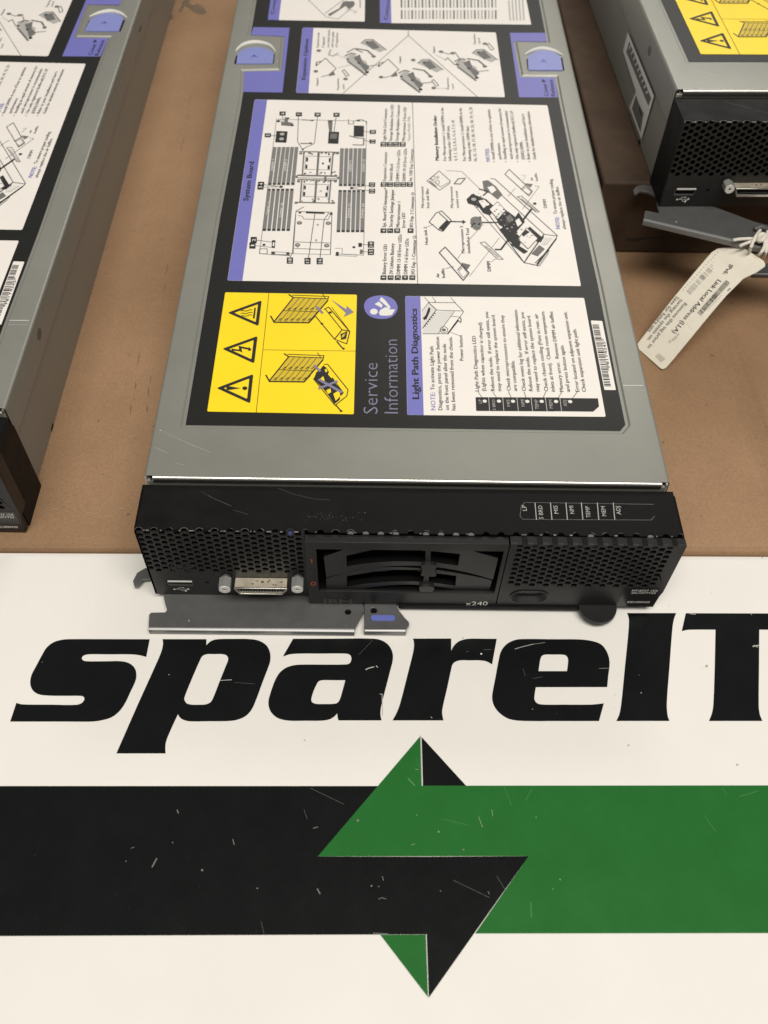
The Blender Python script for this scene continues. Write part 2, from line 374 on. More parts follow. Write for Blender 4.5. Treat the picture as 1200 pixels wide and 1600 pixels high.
A.fill(c, [(757, 896, 1), (780, 835), (790, 770), (800, 500), (806, 211, 1), (640, 211), (595, 213), (553, 222, 1), (583, 88, 1), (1370, 90, 1), (1400, 226, 1), (1350, 214), (1300, 212), (1134, 211, 1), (1132, 500), (1130, 780), (1138, 845), (1157, 896, 1)], 'sign_black', 0, True)
# nicks and scratches in the black lettering
for cc, pts, wd, m in ((crop(170, 980, 4.6154), [(805, 386), (850, 383), (886, 381)], 5, 'scuff'), (crop(170, 980, 4.6154), [(905, 400), (1050, 410)], 2, 'faint_scuff'),
        (crop(410, 980, 5), [(808, 333), (830, 322), (870, 312)], 9, 'scuff'), (crop(410, 980, 5), [(890, 304), (900, 315)], 7, 'scuff'), (crop(410, 980, 5), [(918, 525), (935, 524), (936, 580), (938, 690)], 5, 'scuff'),
        (crop(410, 980, 5), [(750, 220), (860, 105)], 2, 'faint_scuff'), (crop(600, 980, 6), [(935, 215), (1003, 211)], 4, 'faint_scuff'), (crop(600, 980, 6), [(770, 232), (792, 230)], 4, 'faint_scuff'),
        (crop(600, 980, 6), [(440, 843), (450, 855)], 5, 'scuff'), (crop(750, 980, 5.2174), [(284, 180), (350, 160), (435, 140)], 5, 'scuff'), (crop(750, 980, 5.2174), [(435, 140), (530, 127)], 2.5, 'smudge'),
        (crop(750, 980, 5.2174), [(970, 338), (1052, 336)], 2.5, 'smudge'), (crop(750, 980, 5.2174), [(430, 420), (508, 407)], 2.5, 'faint_scuff'), (crop(750, 980, 5.2174), [(350, 340), (368, 400)], 2.5, 'faint_scuff'),
        (crop(950, 940, 4.8), [(1085, 338), (1130, 330)], 9, 'scuff'), (crop(950, 940, 4.8), [(1095, 328), (1120, 345)], 5, 'scuff'), (crop(950, 940, 4.8), [(615, 93), (655, 97)], 6, 'smudge'), (crop(950, 940, 4.8), [(1070, 93), (1076, 102)], 4, 'smudge')):
    A.line(cc, pts, wd, m, 0.00012)
for cc, x, y, r, m in ((crop(600, 980, 6), 911, 252, 9, 'white_ink'), (crop(170, 980, 4.6154), 435, 344, 4, 'scuff'), (crop(0, 980, 5), 332, 275, 5, 'faint_scuff'), (crop(950, 940, 4.8), 248, 686, 5, 'smudge'), (crop(950, 940, 4.8), 232, 553, 4, 'faint_scuff'), (crop(750, 980, 5.2174), 428, 670, 4, 'smudge'), (crop(750, 980, 5.2174), 625, 705, 3, 'faint_scuff')):
    A.dot(cc, x, y, r, m, 0.00012, 7)
# grubby marks on the white
for cc, x, y, r in ((crop(950, 940, 4.8), 740, 485, 12), (crop(950, 940, 4.8), 705, 494, 4), (crop(600, 980, 6), 740, 102, 9), (crop(960, 780, 5), 758, 728, 5), (crop(960, 780, 5), 428, 828, 5), (crop(960, 780, 5), 1155, 458, 7), (crop(750, 980, 5.2174), 1098, 552, 6), (crop(750, 980, 5.2174), 1090, 655, 5), (crop(0, 0, 1), 982, 1165, 2.0), (crop(0, 0, 1), 476, 1157, 1.6), (crop(0, 0, 1), 1152, 1195, 2)):
    pts = [(x+r*random.uniform(.4, 1.1)*math.cos(t), y+r*random.uniform(.4, 1.1)*math.sin(t)) for t in [k*math.pi/4.5 for k in range(9)]]
    A.fill(cc, pts, 'smudge', 0)
mb.build('lettering', sign, smooth=0)
# interlocking arrows
mb = MB(); A = sign_art(mb); c = crop(400, 1130, 2.4)
A.fill(c, [(-3200, 236.5), (460, 236), (232, 500), (640, 501), (1022, 499), (648, 1030), (640, 792), (-3200, 808)], 'sign_black', 0)
A.fill(c, [(617, 48), (623, 235), (4200, 231.5), (4200, 784), (822, 789), (1022, 499), (232, 500)], 'sign_green', 0.00008)
A.fill(c, [(621, 52), (788, 235), (626, 235)], 'sign_black', 0)
A.fill(c, [(466, 794), (637, 793), (645, 1028)], 'sign_green', 0.00008)
A.line(c, [(617, 48), (622, 235)], 3, 'pale_ink', 0.00014)
for pts, wd, m in (([(570, 208), (595, 235)], 4, 'nick_green'), ([(598, 174), (610, 175)], 4, 'nick_green'), ([(600, 130), (612, 165)], 2, 'faint_green'), ([(884, 325), (887, 350)], 4, 'nick_green'), ([(835, 352), (848, 390)], 4, 'nick_green'),
        ([(930, 240), (958, 310)], 2.5, 'faint_green'), ([(1035, 245), (1010, 292)], 2.5, 'faint_green'), ([(582, 457), (596, 454)], 4, 'nick_green'), ([(1030, 672), (1032, 730)], 5, 'faint_green'), ([(215, 395), (232, 390)], 5, 'nick'), ([(180, 325), (192, 360)], 2.5, 'faint_scuff'),
        ([(230, 622), (240, 640)], 8, 'nick'), ([(460, 660), (472, 655), (488, 660)], 4, 'nick'), ([(474, 576), (478, 590)], 5, 'nick'), ([(740, 590), (875, 655)], 2.5, 'faint_scuff'), ([(902, 575), (938, 630)], 2.5, 'faint_scuff'), ([(205, 245), (330, 305)], 2.5, 'faint_scuff'), ([(870, 632), (875, 642)], 4, 'nick'), ([(440, 788), (495, 791)], 5, 'nick'), ([(20, 745), (30, 790)], 2.5, 'faint_scuff'), ([(700, 360), (800, 385)], 2, 'faint_green')):
    A.line(c, pts, wd*0.5, m, 0.0002)
for x, y, r, m in ((382, 366, 7, 'nick'), (685, 408, 5, 'nick_green'), (778, 475, 5, 'nick'), (848, 388, 4, 'nick'), (1140, 587, 4, 'nick_green'), (1113, 622, 3, 'nick_green'), (433, 611, 5, 'nick'), (602, 345, 3, 'nick_green'), (692, 630, 4, 'faint_scuff'), (5, 620, 4, 'nick'), (1050, 354, 3, 'nick_green'), (460, 613, 4, 'faint_scuff')):
    A.dot(c, x, y, r*0.7, m, 0.0002, 7)
E0 = crop(0, 0, 1)
for pts, wd in (([(277, 466), (279, 471)], 2.0), ([(364, 512), (366, 520)], 1.6), ([(238, 555), (245, 542)], 2.6), ([(205, 526), (210, 524)], 1.0), ([(1100, 1275), (1118, 1300)], .8), ([(1128, 1232), (1135, 1242)], .8), ([(1155, 1245), (1185, 1236)], .8)):
    A.line(E0, [(x, y if y > 1000 else y+800) for x, y in pts], wd*0.75, 'nick' if pts[0][0] < 600 else 'faint_green', 0.0002)
A.dot(E0, 316, 1360, 1.8, 'nick', 0.0002, 7); A.dot(E0, 197, 1346, 1, 'nick', 0.0002, 6); A.dot(E0, 270, 1317, 1, 'nick', 0.0002, 6)
for k in range(60):
    gx, gy = random.choice(((500, 600), (150, 400), (750, 380), (1500, 600), (-500, 500))); x, y = random.gauss(gx, 320), random.uniform(245, 782)
    A.dot(c, x, y, random.uniform(0.4, 1.0), 'faint_scuff' if (x < 820 and y > 500) or x < 300 else 'faint_green', 0.0002, 5)
mb.build('arrow_emblem', sign, smooth=0)

# ------------------------------------------------------------------ one blade server, built in its own coordinates (x right, y back from the cover's front edge, z up)
GROUP = 'blade servers laid out on the brown table'
DEPTH = 0.475
ZF = H - 0.0007                                   # floor of the shallow recess that carries the label
YL, YB, ZT = -0.0238, -0.0279, 0.0486             # left grille face, protruding bay and right face, top of the front bezel
BXL, BXR = -0.1082, 0.1092
def top2(px, py): return tuple(MID.on(px, py, 2, ZF).xy)
def onz(px, py, z): return tuple(MID.on(px, py, 2, z).xy)
def onf(px, py, y): p = MID.on(px, py, 1, y); return (p.x, p.z)
FX = lambda y0: (lambda u, v, w: (u, y0 - w, v))   # front faces: u = x, v = z, w = towards the viewer
server = empty('blade_server', MID, 'grey blade server in the middle with its whole front grille and label in view', 'server', GROUP)

# chassis: sheet metal tray under the cover
mb = MB()
mb.box(-W2+0.0008, W2-0.0008, 0.0004, DEPTH, 0.0, H-0.0022, 'steel_paint')
chassis = mb.build('chassis', server, bevel=0.0006)

# label outline and its embossed surround (measured from the photograph, on the cover)
E1 = crop(0, 0, 1)
lab_px = [(290, 664.5), (344, 340), (376, 170), (380, 144), (381.5, 112.5), (440, 111.2), (444.5, 57.5), (391.5, 55), (394, 42), (401, 0)]
labR_px = [(842, 0), (851.7, 51), (854, 66), (802, 64.8), (812.5, 121), (867, 121.5), (874, 160), (911, 340), (935, 450), (964, 600), (977, 664), (969, 673.7)]
LL = [top2(*p) for p in lab_px]; LR = [top2(*p) for p in labR_px]
yTop = DEPTH - 0.012
sl = (LL[-1][0], yTop); sr = (LR[0][0], yTop)
label_loop = LL + [sl, sr] + LR                     # clockwise from the front left corner
def offset_loop(lp, d):
    out = []; k = len(lp)
    area2 = sum(lp[i][0]*lp[(i+1) % k][1] - lp[(i+1) % k][0]*lp[i][1] for i in range(k)); sg = 1 if area2 > 0 else -1
    for i in range(k):
        a, b, c3 = Vector(lp[i-1]), Vector(lp[i]), Vector(lp[(i+1) % k])
        n1 = (b-a).normalized(); n2 = (c3-b).normalized(); n1 = Vector((n1.y, -n1.x))*sg; n2 = Vector((n2.y, -n2.x))*sg
        m = (n1+n2); m = m/max(0.4, (1+n1.dot(n2))); out.append(tuple(b+m*d))
    return out
rec_in = offset_loop(label_loop, 0.0013); rec_out = offset_loop(label_loop, 0.0021)
# cover: top sheet with the recess, side flanges, rolled front lip
mb = MB(); r = 0.0014
yF, yBk = 0.0012, DEPTH+0.004
mb.flat([[(-W2+r, yF), (W2-r, yF), (W2-r, yBk), (-W2+r, yBk)], rec_out], lambda u, v: (u, v, H), 'steel_paint')
k = len(rec_in)
for i in range(k):
    j = (i+1) % k
    mb.face([(*rec_in[i], ZF), (*rec_in[j], ZF), (*rec_out[j], H), (*rec_out[i], H)], 'steel_paint')
mb.flat([rec_in], lambda u, v: (u, v, ZF), 'steel_paint')
for s in (-1, 1):
    prof = [(s*(W2-r+r*math.sin(t)), H-r+r*math.cos(t)) for t in [math.pi/2*i/6 for i in range(7)]] + [(s*W2, H-0.0178), (s*(W2-0.0007), H-0.0182)]
    for (xa, za), (xb, zb) in zip(prof, prof[1:]):
        mb.face([(xa, yF, za), (xb, yF, zb), (xb, yBk, zb), (xa, yBk, za)], 'steel_paint')
    # open end of the flange at the front
    inner = [(x-s*0.0008, z-0.0008) for x, z in prof[:-1]]
    for (p, q2), (pi, qi) in zip(zip(prof, prof[1:-1]), zip(inner, inner[1:])):
        mb.face([(p[0], yF, p[1]), (q2[0], yF, q2[1]), (qi[0], yF, qi[1]), (pi[0], yF, pi[1])], 'bright_steel')
mb.flat([[(-W2, H-0.018), (W2, H-0.018), (W2, H-0.001), (-W2, H-0.001)]], lambda u, v: (u, yBk, v), 'steel_paint')
cover = mb.build('cover', server)
# rolled lip along the cover's front edge
mb = MB(); xl, xr = -W2+0.0036, W2-0.0036
prof = [(yF+0.0001, H)] + [(0.0012-0.0013*math.sin(t), H-0.0013+0.0013*math.cos(t)) for t in [math.pi/2*i/6 for i in range(1, 7)]] + [(-0.0001, H-0.0026), (0.0006, H-0.0030), (0.0012, H-0.0030)]
for i, ((ya, za), (yb, zb)) in enumerate(zip(prof, prof[1:])):
    mb.face([(xl, ya, za), (xr, ya, za), (xr, yb, zb), (xl, yb, zb)], 'bright_steel')
for x in (xl, xr): mb.flat([[(a, b) for a, b in prof]], lambda u, v, x=x: (x, u, v), 'dull_steel')
lip = mb.build('rolled_lip', cover)
for x0, x1 in ((-W2+0.0008, xl-0.0004), (xr+0.0004, W2-0.0008)):
    mb = MB(); mb.box(x0, x1, 0.0016, 0.0036, H-0.008, H-0.0009, 'void')
    xm = (x0+x1)/2; mb.tube([(xm+0.0006, 0.0014, H-0.0012), (xm+0.0006, 0.0010, H-0.0026), (xm+0.0006, 0.0012, H-0.004)], 0.0006, 'bright_steel', 8); mb.build('corner_gap', cover)
# marks on the cover
mb = MB(); A = Art(mb, lambda px, py: onz(px, py, H), lambda u, v, l: (u, v, H+0.00006+l)); c = crop(960, 600, 8.571)
A.line(c, [(115, 20), (378, 20)], 9, 'white_ink', 0); mb.build('guide_mark', cover, smooth=0); mb = MB(); A = Art(mb, lambda px, py: onz(px, py, H), lambda u, v, l: (u, v, H+0.00006+l)); A.line(c, [(133, 85), (400, 85)], 7, 'pale_ink', 0); mb.build('guide_mark', cover, smooth=0); mb = MB(); A = Art(mb, lambda px, py: onz(px, py, H), lambda u, v, l: (u, v, H+0.00006+l))
c = crop(190, 600, 8.571)
A.line(c, [(510, 618), (640, 680), (760, 735)], 3, 'pale_ink', 0); A.line(c, [(760, 735), (920, 810), (1190, 915)], 2.2, 'sticker', 0); A.line(c, [(440, 850), (620, 925)], 2.4, 'sticker', 0); A.line(c, [(720, 1058), (830, 1080)], 2, 'sticker', 0)
A.dot(c, 518, 620, 7, 'white_ink', 0, 8)
mb.build('scratch', cover, smooth=0)
# side details: dimple, notch, long slot
for s in (-1, 1):
    mb = MB(); mb.flat([ring(0.056, H-0.0085, 0.0030, 18, 0.0024)], lambda u, v, s=s: (s*(W2+0.00012), u, v), 'dull_steel'); mb.build('dimple', chassis); mb = MB()
    mb.box(min(s*(W2-0.0009), s*(W2-0.00072)), max(s*(W2-0.0009), s*(W2-0.00072)), 0.033, 0.0375, 0.0, 0.0016, 'void'); mb.build('notch', chassis); mb = MB()
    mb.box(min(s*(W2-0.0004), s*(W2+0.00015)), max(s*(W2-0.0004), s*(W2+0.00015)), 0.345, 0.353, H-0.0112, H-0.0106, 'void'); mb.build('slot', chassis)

# release buttons in the two notches
def release_button(c, outline, arc, slits, dark_arrow):
    mb = MB(); A = Art(mb, lambda px, py: onz(px, py, H), lambda u, v, l: (u, v, H+0.00025+l))
    lp = smooth_loop(outline); pts = [A.P(c, *p) for p in lp]
    mb.prism([pts], lambda u, v, w: (u, v, H+w), -0.0002, 0.0006, 'blue_plastic')
    for s in slits: A.fill(c, s, 'void', 0)
    x, y = dark_arrow
    mb2 = Art(mb, lambda px, py: onz(px, py, H+0.0006), lambda u, v, l: (u, v, H+0.00072))
    k = 1.0 if x > 240 else 0.5; mb2.fill(c, [(x-40*k, y+14*k), (x, y-24*k), (x+44*k, y+14*k), (x, y+2*k)], 'deep_blue', 0)
    o = mb.build('release_button', cover, bevel=0.0003)
    m2 = MB(); q = [A.P(c, *p) for p in smooth_loop(arc, 4)[:-4]]
    n = len(q); rad = [0.0003 + 0.0011*math.sin(math.pi*i/(n-1)) for i in range(n)]
    m2.tube([(u, v, H+0.0003) for u, v in q], rad, 'white_steel', 10)  # white colour stands in for the highlight along the rim
    m2.build('button_rim', cover)
s4 = 8.571/4
release_button(crop(340, 0, 4), [(118, 402, 1), (128, 345), (152, 318), (190, 304), (235, 300), (290, 304), (330, 320), (350, 345), (345, 402, 1)],
               [(118, 325), (135, 300), (170, 280), (230, 268), (290, 274), (335, 292), (358, 330)], [[(104, 398), (116, 350), (126, 350), (115, 402)], [(340, 400), (346, 345), (358, 340), (352, 398)]], (228, 352))
release_button(crop(820, 0, 8.571), [(48, 948, 1), (40, 800), (70, 745), (150, 700), (250, 688), (370, 705), (465, 762), (485, 820), (508, 950, 1)],
               [(5, 742), (60, 702), (150, 672), (250, 660), (375, 684), (450, 715), (508, 756)], [[(22, 800), (42, 790), (52, 935), (38, 935)], [(480, 785), (500, 775), (530, 945), (512, 945)]], (250, 820))

# ---- service label (black) and the panels printed on it
Z1 = lambda l: (lambda u, v, e: (u, v, ZF+l+e))
mb = MB()
mb.flat([label_loop], lambda u, v: (u, v, ZF+0.00012), 'label_black')
A = Art(mb, top2, Z1(0.00012))
c7 = crop(340, 0, 4); c8 = crop(620, 0, 3.871)
A.fill(c7, [(225, 171), (450, 175), (405, 580), (161, 576), (166, 450), (402, 445), (419, 229), (207, 221)], 'label_violet', 0.00006)
A.fill(c8, [(683, 200), (899, 200), (906, 254), (705, 251), (746, 469), (957, 471), (974, 591), (740, 590)], 'label_violet', 0.00006)
c = crop(820, 0, 8.571)
A.text(c, 'Cover', (318, 1290), (292, 1125), 60, 'ink', 0.00012, 0.02); A.fill(c, [(222, 1103), (240, 1062), (285, 1103)], 'ink', 0.00012)
A.text(c, 'Release', (410, 1295), (372, 1075), 60, 'ink', 0.00012, 0.02)
c = crop(460, 450, 6.667)
A.text(c, 'Service', (868, 1312), (868, 785), 160, 'silver_ink', 0.00006, -0.012)
A.text(c, 'Information', (1082, 1310), (1072, 542), 155, 'silver_ink', 0.00006, -0.012)
A.fill(c, [(725, 195), (745, 135), (800, 98), (895, 80), (985, 95), (1050, 140), (1075, 205), (1055, 265), (1000, 310), (915, 326), (820, 312), (755, 270)], 'label_violet', 0.00006, True)
A.fill(c, ring(828, 250, 40, 16, 31), 'white_ink', 0.00012, False)
A.fill(c, [(880, 262), (895, 232), (945, 205), (975, 208), (885, 130), (905, 98), (945, 130), (1003, 205), (985, 225), (1050, 228), (1015, 285), (960, 293), (895, 290)], 'white_ink', 0.00012)
A.fill(c, [(835, 172), (880, 145), (920, 182), (908, 210), (880, 195)], 'white_ink', 0.00014)
label = mb.build('service_label', server, smooth=0)

def panel(name, outline, head=None, base='label_white', round_px=2.0):
    mb = MB(); A = Art(mb, top2, Z1(0.00022)); c = E1
    pts = []
    k = len(outline)
    for i in range(k):                                 # small rounded corners
        a, b, d = Vector(outline[i-1]), Vector(outline[i]), Vector(outline[(i+1) % k])
        for t in (0, 0.5, 1):
            p = b + (a-b).normalized()*round_px*(1-t)**2 + (d-b).normalized()*round_px*t**2
            pts.append(tuple(p))
    A.fill(c, pts, base, 0)
    if head: A.fill(c, head, 'label_violet', 0.00006)
    return mb, A
INK = 0.00012
# yellow warning panel
mb, A = panel('warning_panel', [(352, 457.3), (557.7, 461), (552.8, 647.8), (323.8, 643.5)], base='label_yellow')
c = crop(320, 450, 7.5)
A.line(c, [(752, 65), (603, 1467)], 6, 'ink', INK); A.line(c, [(685, 730), (1768, 745)], 5, 'ink', INK)
for tri, q in (([(268, 295), (668, 150), (630, 452)], 0), ([(205, 718), (620, 568), (580, 890)], 1), ([(138, 1178), (570, 1014), (532, 1358)], 2)):
    P = [Vector(p) for p in tri]; ce = sum(P, Vector((0, 0)))/3
    def rnd(P, rr):
        o = []
        for i in range(3):
            a, b, d = P[i-1], P[i], P[(i+1) % 3]
            for t in (0, .33, .67, 1): o.append(tuple(b+(a-b).normalized()*rr*(1-t)**2+(d-b).normalized()*rr*t**2))
        return o
    inner = [ce+(p-ce)*0.70 for p in P]
    A.fill(c, rnd(P, 26), 'ink', INK, holes=[rnd(inner, 14)])
for k in (-30, 0, 30): A.line(c, [(425, 305+k), (450, 297+k), (475, 308+k), (500, 302+k), (525, 290+k), (555, 292+k)], 11, 'ink', INK)
A.fill(c, [(582, 236), (600, 238), (585, 362), (563, 360)], 'ink', INK)
A.fill(c, [(310, 715), (320, 740), (405, 745), (440, 762), (430, 712), (510, 728), (512, 745), (550, 733), (518, 694), (516, 708), (395, 683), (405, 722), (390, 728)], 'ink', INK)
A.fill(c, [(250, 1180), (262, 1160), (290, 1158), (420, 1180), (290, 1200), (262, 1200)], 'ink', INK); A.fill(c, ring(470, 1180, 30, 14, 21), 'ink', INK)
c = crop(200, 420, 2.727)
for dx, dy, ok in ((0, 0, True), (-20, 252, False)):
    Q = lambda x, y: (x+dx, y+dy)
    A.fill(c, [Q(705, 125), Q(848, 130), Q(770, 230), Q(622, 228)], 'amber', INK-0.00003)
    A.line(c, [Q(686, 112), Q(705, 125), Q(622, 228), Q(608, 203)], 6, 'ink', INK); A.line(c, [Q(705, 124), Q(850, 130)], 5, 'ink', INK); A.line(c, [Q(622, 230), Q(770, 232), Q(795, 205)], 7, 'ink', INK)
    A.line(c, [Q(700, 114), Q(855, 120), Q(850, 140), Q(805, 190)], 4, 'ink', INK)
    A.line(c, [Q(828, 108), Q(842, 130)], 3, 'ink', INK); A.line(c, [Q(850, 138), Q(770, 232)], 7, 'ink', INK); A.line(c, [Q(665, 180), Q(808, 186)], 3.5, 'ink', INK)
    for k in range(1, 6): A.line(c, [Q(705+24*k, 127), Q(622+25*k, 228)], 2.5, 'ink', INK)
    for k in range(6):
        A.line(c, [Q(642+25*k, 222), Q(654+25*k, 214)], 4.5, 'ink', INK); A.line(c, [Q(682+24*k, 176), Q(694+24*k, 168)], 4.5, 'ink', INK)
    if ok:
        A.line(c, [Q(800, 205), Q(880, 302), Q(932, 322), Q(945, 270), Q(855, 165), Q(835, 175)], 4.5, 'ink', INK)
        A.line(c, [Q(880, 302), Q(912, 262), Q(945, 268)], 5, 'ink', INK); A.line(c, [Q(912, 262), Q(842, 175)], 4, 'ink', INK); A.line(c, [Q(868, 165), Q(940, 262)], 2.5, 'ink', INK)
        A.line(c, [Q(890, 312), Q(912, 338)], 6, 'ink', INK); A.dot(c, *Q(918, 342), 6, 'ink', INK); A.fill(c, [Q(905, 280), Q(935, 268), Q(930, 300), Q(908, 305)], 'ink', INK)
        A.fill(c, [Q(912, 285), Q(926, 276), Q(922, 290), Q(910, 298)], 'amber', INK+0.00003)
        A.dot(c, *Q(862, 188), 7, 'ink', INK); A.dot(c, *Q(826, 236), 6, 'ink', INK)
        A.fill(c, [(866, 133), (930, 175), (932, 160), (962, 187), (918, 208), (928, 190)], 'silver_ink', INK+0.00003)
        A.line(c, [Q(805, 165), Q(828, 190)], 11, 'silver_ink', INK+0.00003)
    else:
        A.fill(c, [(792, 470), (803, 442), (816, 434), (832, 414), (846, 424), (886, 492), (918, 530), (903, 560), (880, 578), (842, 525)], 'ink', INK)
        for t in ([(820, 470), (832, 460), (838, 478), (828, 486)], [(858, 440), (875, 455), (868, 470), (852, 452)], [(875, 535), (900, 520), (905, 545), (885, 565)], [(845, 520), (862, 512), (866, 528), (852, 536)], [(838, 432), (846, 428), (850, 440), (842, 444)], [(905, 545), (925, 530), (920, 548), (902, 562)]):
            A.fill(c, t, 'label_yellow', INK+0.00003)
        A.line(c, [(835, 410), (850, 408), (938, 518), (932, 545), (882, 584), (790, 470)], 4, 'ink', INK); A.line(c, [(842, 428), (918, 530)], 3, 'ink', INK); A.line(c, [(885, 582), (906, 606)], 6, 'ink', INK); A.dot(c, 908, 608, 6, 'ink', INK)
        A.line(c, [(815, 475), (910, 528)], 13, 'silver_ink', INK+0.00005); A.line(c, [(815, 512), (890, 482)], 12, 'silver_ink', INK+0.00006); A.line(c, [(795, 415), (818, 438)], 11, 'silver_ink', INK+0.00005)
mb.build('warning_panel', label, smooth=0)

# light path panel
mb, A = panel('instruction_panel', [(633.2, 463.2), (912.5, 466), (946.3, 651.8), (636.2, 649)], [(633.4, 463.6), (656.8, 463.7), (662, 649.2), (636.4, 648.9)])
c = crop(620, 450, 6.667)
A.text(c, 'Light Path Diagnostics', (232, 1160), (208, 222), 74, 'ink', INK, 0.05)
A.text(c, 'NOTE:', (405, 1278), (397, 1090), 52, 'label_violet', INK, 0.01); A.text(c, 'To activate Light Path', (393, 1068), (380, 615), 44, 'ink', INK)
A.text(c, 'Diagnostics, press the power button', (474, 1278), (440, 515), 44, 'ink', INK)
A.text(c, 'on the front panel after the node', (545, 1278), (512, 588), 44, 'ink', INK)
A.text(c, 'has been removed from the chassis.', (612, 1280), (575, 512), 44, 'ink', INK)
A.text(c, 'Power button', (694, 762), (682, 500), 40, 'ink', INK)
A.text(c, 'Light Path Diagnostics LED', (856, 1082), (820, 505), 42, 'ink', INK)
A.text(c, '(Lights when capacitor is charged)', (926, 1080), (884, 366), 42, 'ink', INK)
A.text(c, 'Reboot the node.  If error still exists, you', (1020, 1080), (950, 256), 42, 'ink', INK)
A.text(c, 'may need to replace the system board.', (1088, 1080), (1018, 282), 42, 'ink', INK)
d = crop(780, 450, 5.714)
for t, a, b in (('Check microprocessors to ensure they', (103, 922), (40, 248)), ('are compatible.', (160, 925), (134, 652)), ('Check event log for additional information.', (238, 925), (158, 195)),
                ('Reboot the node.  If error still exists, you', (300, 925), (218, 222)), ('may need to replace the system board.', (360, 928), (275, 248)), ('Check chassis cooling (Fans in rear, air', (438, 928), (342, 236)),
                ('inlets at front).  Check room temperature.', (497, 930), (400, 210)), ('Memory error.  Remove DIMM air baffles', (574, 932), (476, 216)), ('and press button again.', (632, 932), (572, 512)),
                ('Error located on adjacent expansion unit.', (716, 932), (602, 216)), ('Check expansion unit light path.', (775, 932), (684, 368))):
    A.text(d, t, a, b, 36, 'ink', INK)
A.fill(c, [(820, 1143), (1690, 1146), (1706, 1225), (1640, 1290), (830, 1285), (826, 1278)], 'ink', INK)
A.fill(d, [(120, 983), (880, 990), (890, 1062), (838, 1108), (120, 1100)], 'ink', INK+0.00001)
for x, t in ((888, 'LP'), (1030, 'S BRD'), (1180, 'MIS')):
    yb, ye = (1208, 1166) if t == 'LP' else (1280, 1168) if t == 'S BRD' else (1240, 1168)
    A.text(c, t, (x, yb), (x-10, ye), 32, 'pale_ink', INK+0.00005)
for x, t, yb, ye in ((228, 'NMI', 1062, 1002), (352, 'TEMP', 1088, 1002), (478, 'MEM', 1080, 1004), (605, 'ADJ', 1062, 1006)): A.text(d, t, (x, yb), (x-8, ye), 32, 'pale_ink', INK+0.00005)
for x0, x1 in ((955, 965), (1102, 1114)): A.line(c, [(x0, 1145), (x1, 1284)], 4, 'white_ink', INK+0.00005)
for x0, x1 in ((157, 170), (283, 297), (410, 427), (540, 555)): A.line(d, [(x0, 984), (x1, 1104)], 3.5, 'white_ink', INK+0.00005)
for cc, x, y, tx, ty, rr in ((c, 915, 1185, 845, 1085, 22), (c, 1063, 1185, 1000, 1090, 22), (d, 122, 1017, 82, 930, 19), (d, 250, 1018, 222, 932, 19), (d, 378, 1018, 414, 932, 19), (d, 506, 1019, 556, 935, 19), (d, 632, 1020, 692, 936, 19)):
    A.dot(cc, x, y, rr, 'white_ink', INK+0.00006); A.line(cc, [(x, y), (tx, ty)], 5, 'ink', INK+0.00003)
# small drawing of the corner of a blade
A.fill(c, [(262, 250), (325, 160), (410, 235), (265, 430)], 'sticker', INK-0.00004); A.fill(c, [(270, 440), (420, 250), (600, 245), (430, 482), (270, 482)], 'sticker', INK-0.00004)
A.line(c, [(285, 100), (335, 150), (262, 245)], 5, 'ink', INK); A.line(c, [(370, 100), (405, 145), (385, 155)], 5, 'ink', INK); A.line(c, [(330, 155), (605, 158), (692, 245), (690, 262), (585, 400), (530, 482), (270, 482)], 6, 'ink', INK)
A.line(c, [(335, 160), (412, 232), (270, 425)], 8, 'ink', INK); A.line(c, [(412, 235), (690, 245)], 6, 'ink', INK); A.line(c, [(560, 105), (610, 158)], 5, 'ink', INK); A.line(c, [(430, 482), (600, 248)], 5, 'ink', INK); A.line(c, [(565, 300), (640, 305)], 5, 'ink', INK)
A.line(c, [(530, 482), (640, 340)], 16, 'ink', INK); A.fill(c, [(300, 290), (330, 208), (350, 215), (345, 250), (310, 330), (285, 340), (270, 320)], 'ink', INK)
for k in range(7): A.line(c, [(285+17*k, 395-22*k), (302+17*k, 405-22*k)], 10, 'ink', INK)
A.line(c, [(455+40*math.cos(t)+35, 440+32*math.sin(t)) for t in [k*math.pi/8 for k in range(16)]], 6, 'ink', INK, True); A.dot(c, 490, 442, 22, 'grey_ink', INK)
A.line(c, [(560, 465), (660, 505)], 4, 'ink', INK); A.line(c, [(640, 345), (665, 365), (672, 335), (655, 305)], 9, 'ink', INK)
mb.build('instruction_panel', label, smooth=0)

# barcode sticker
mb, A = panel('barcode_sticker', [(923, 501.3), (940.8, 502), (962.2, 610), (944.2, 609.8)], round_px=1.2)
d = crop(780, 450, 5.714)
y = 330
while y < 880:
    h = random.choice((4, 4, 6, 9, 12)); x = 830 + (y-330)*0.198
    A.fill(d, [(x, y), (x+58, y+1), (x+58+h*.2, y+h+1), (x+h*.2, y+h)], random.choice(('ink', 'ink', 'grey_ink')), INK); y += h+random.choice((5, 6, 8, 11))
A.text(d, '*P81Y4245*', (992, 742), (940, 458), 26, 'ink', INK)
mb.build('barcode_sticker', label, smooth=0)

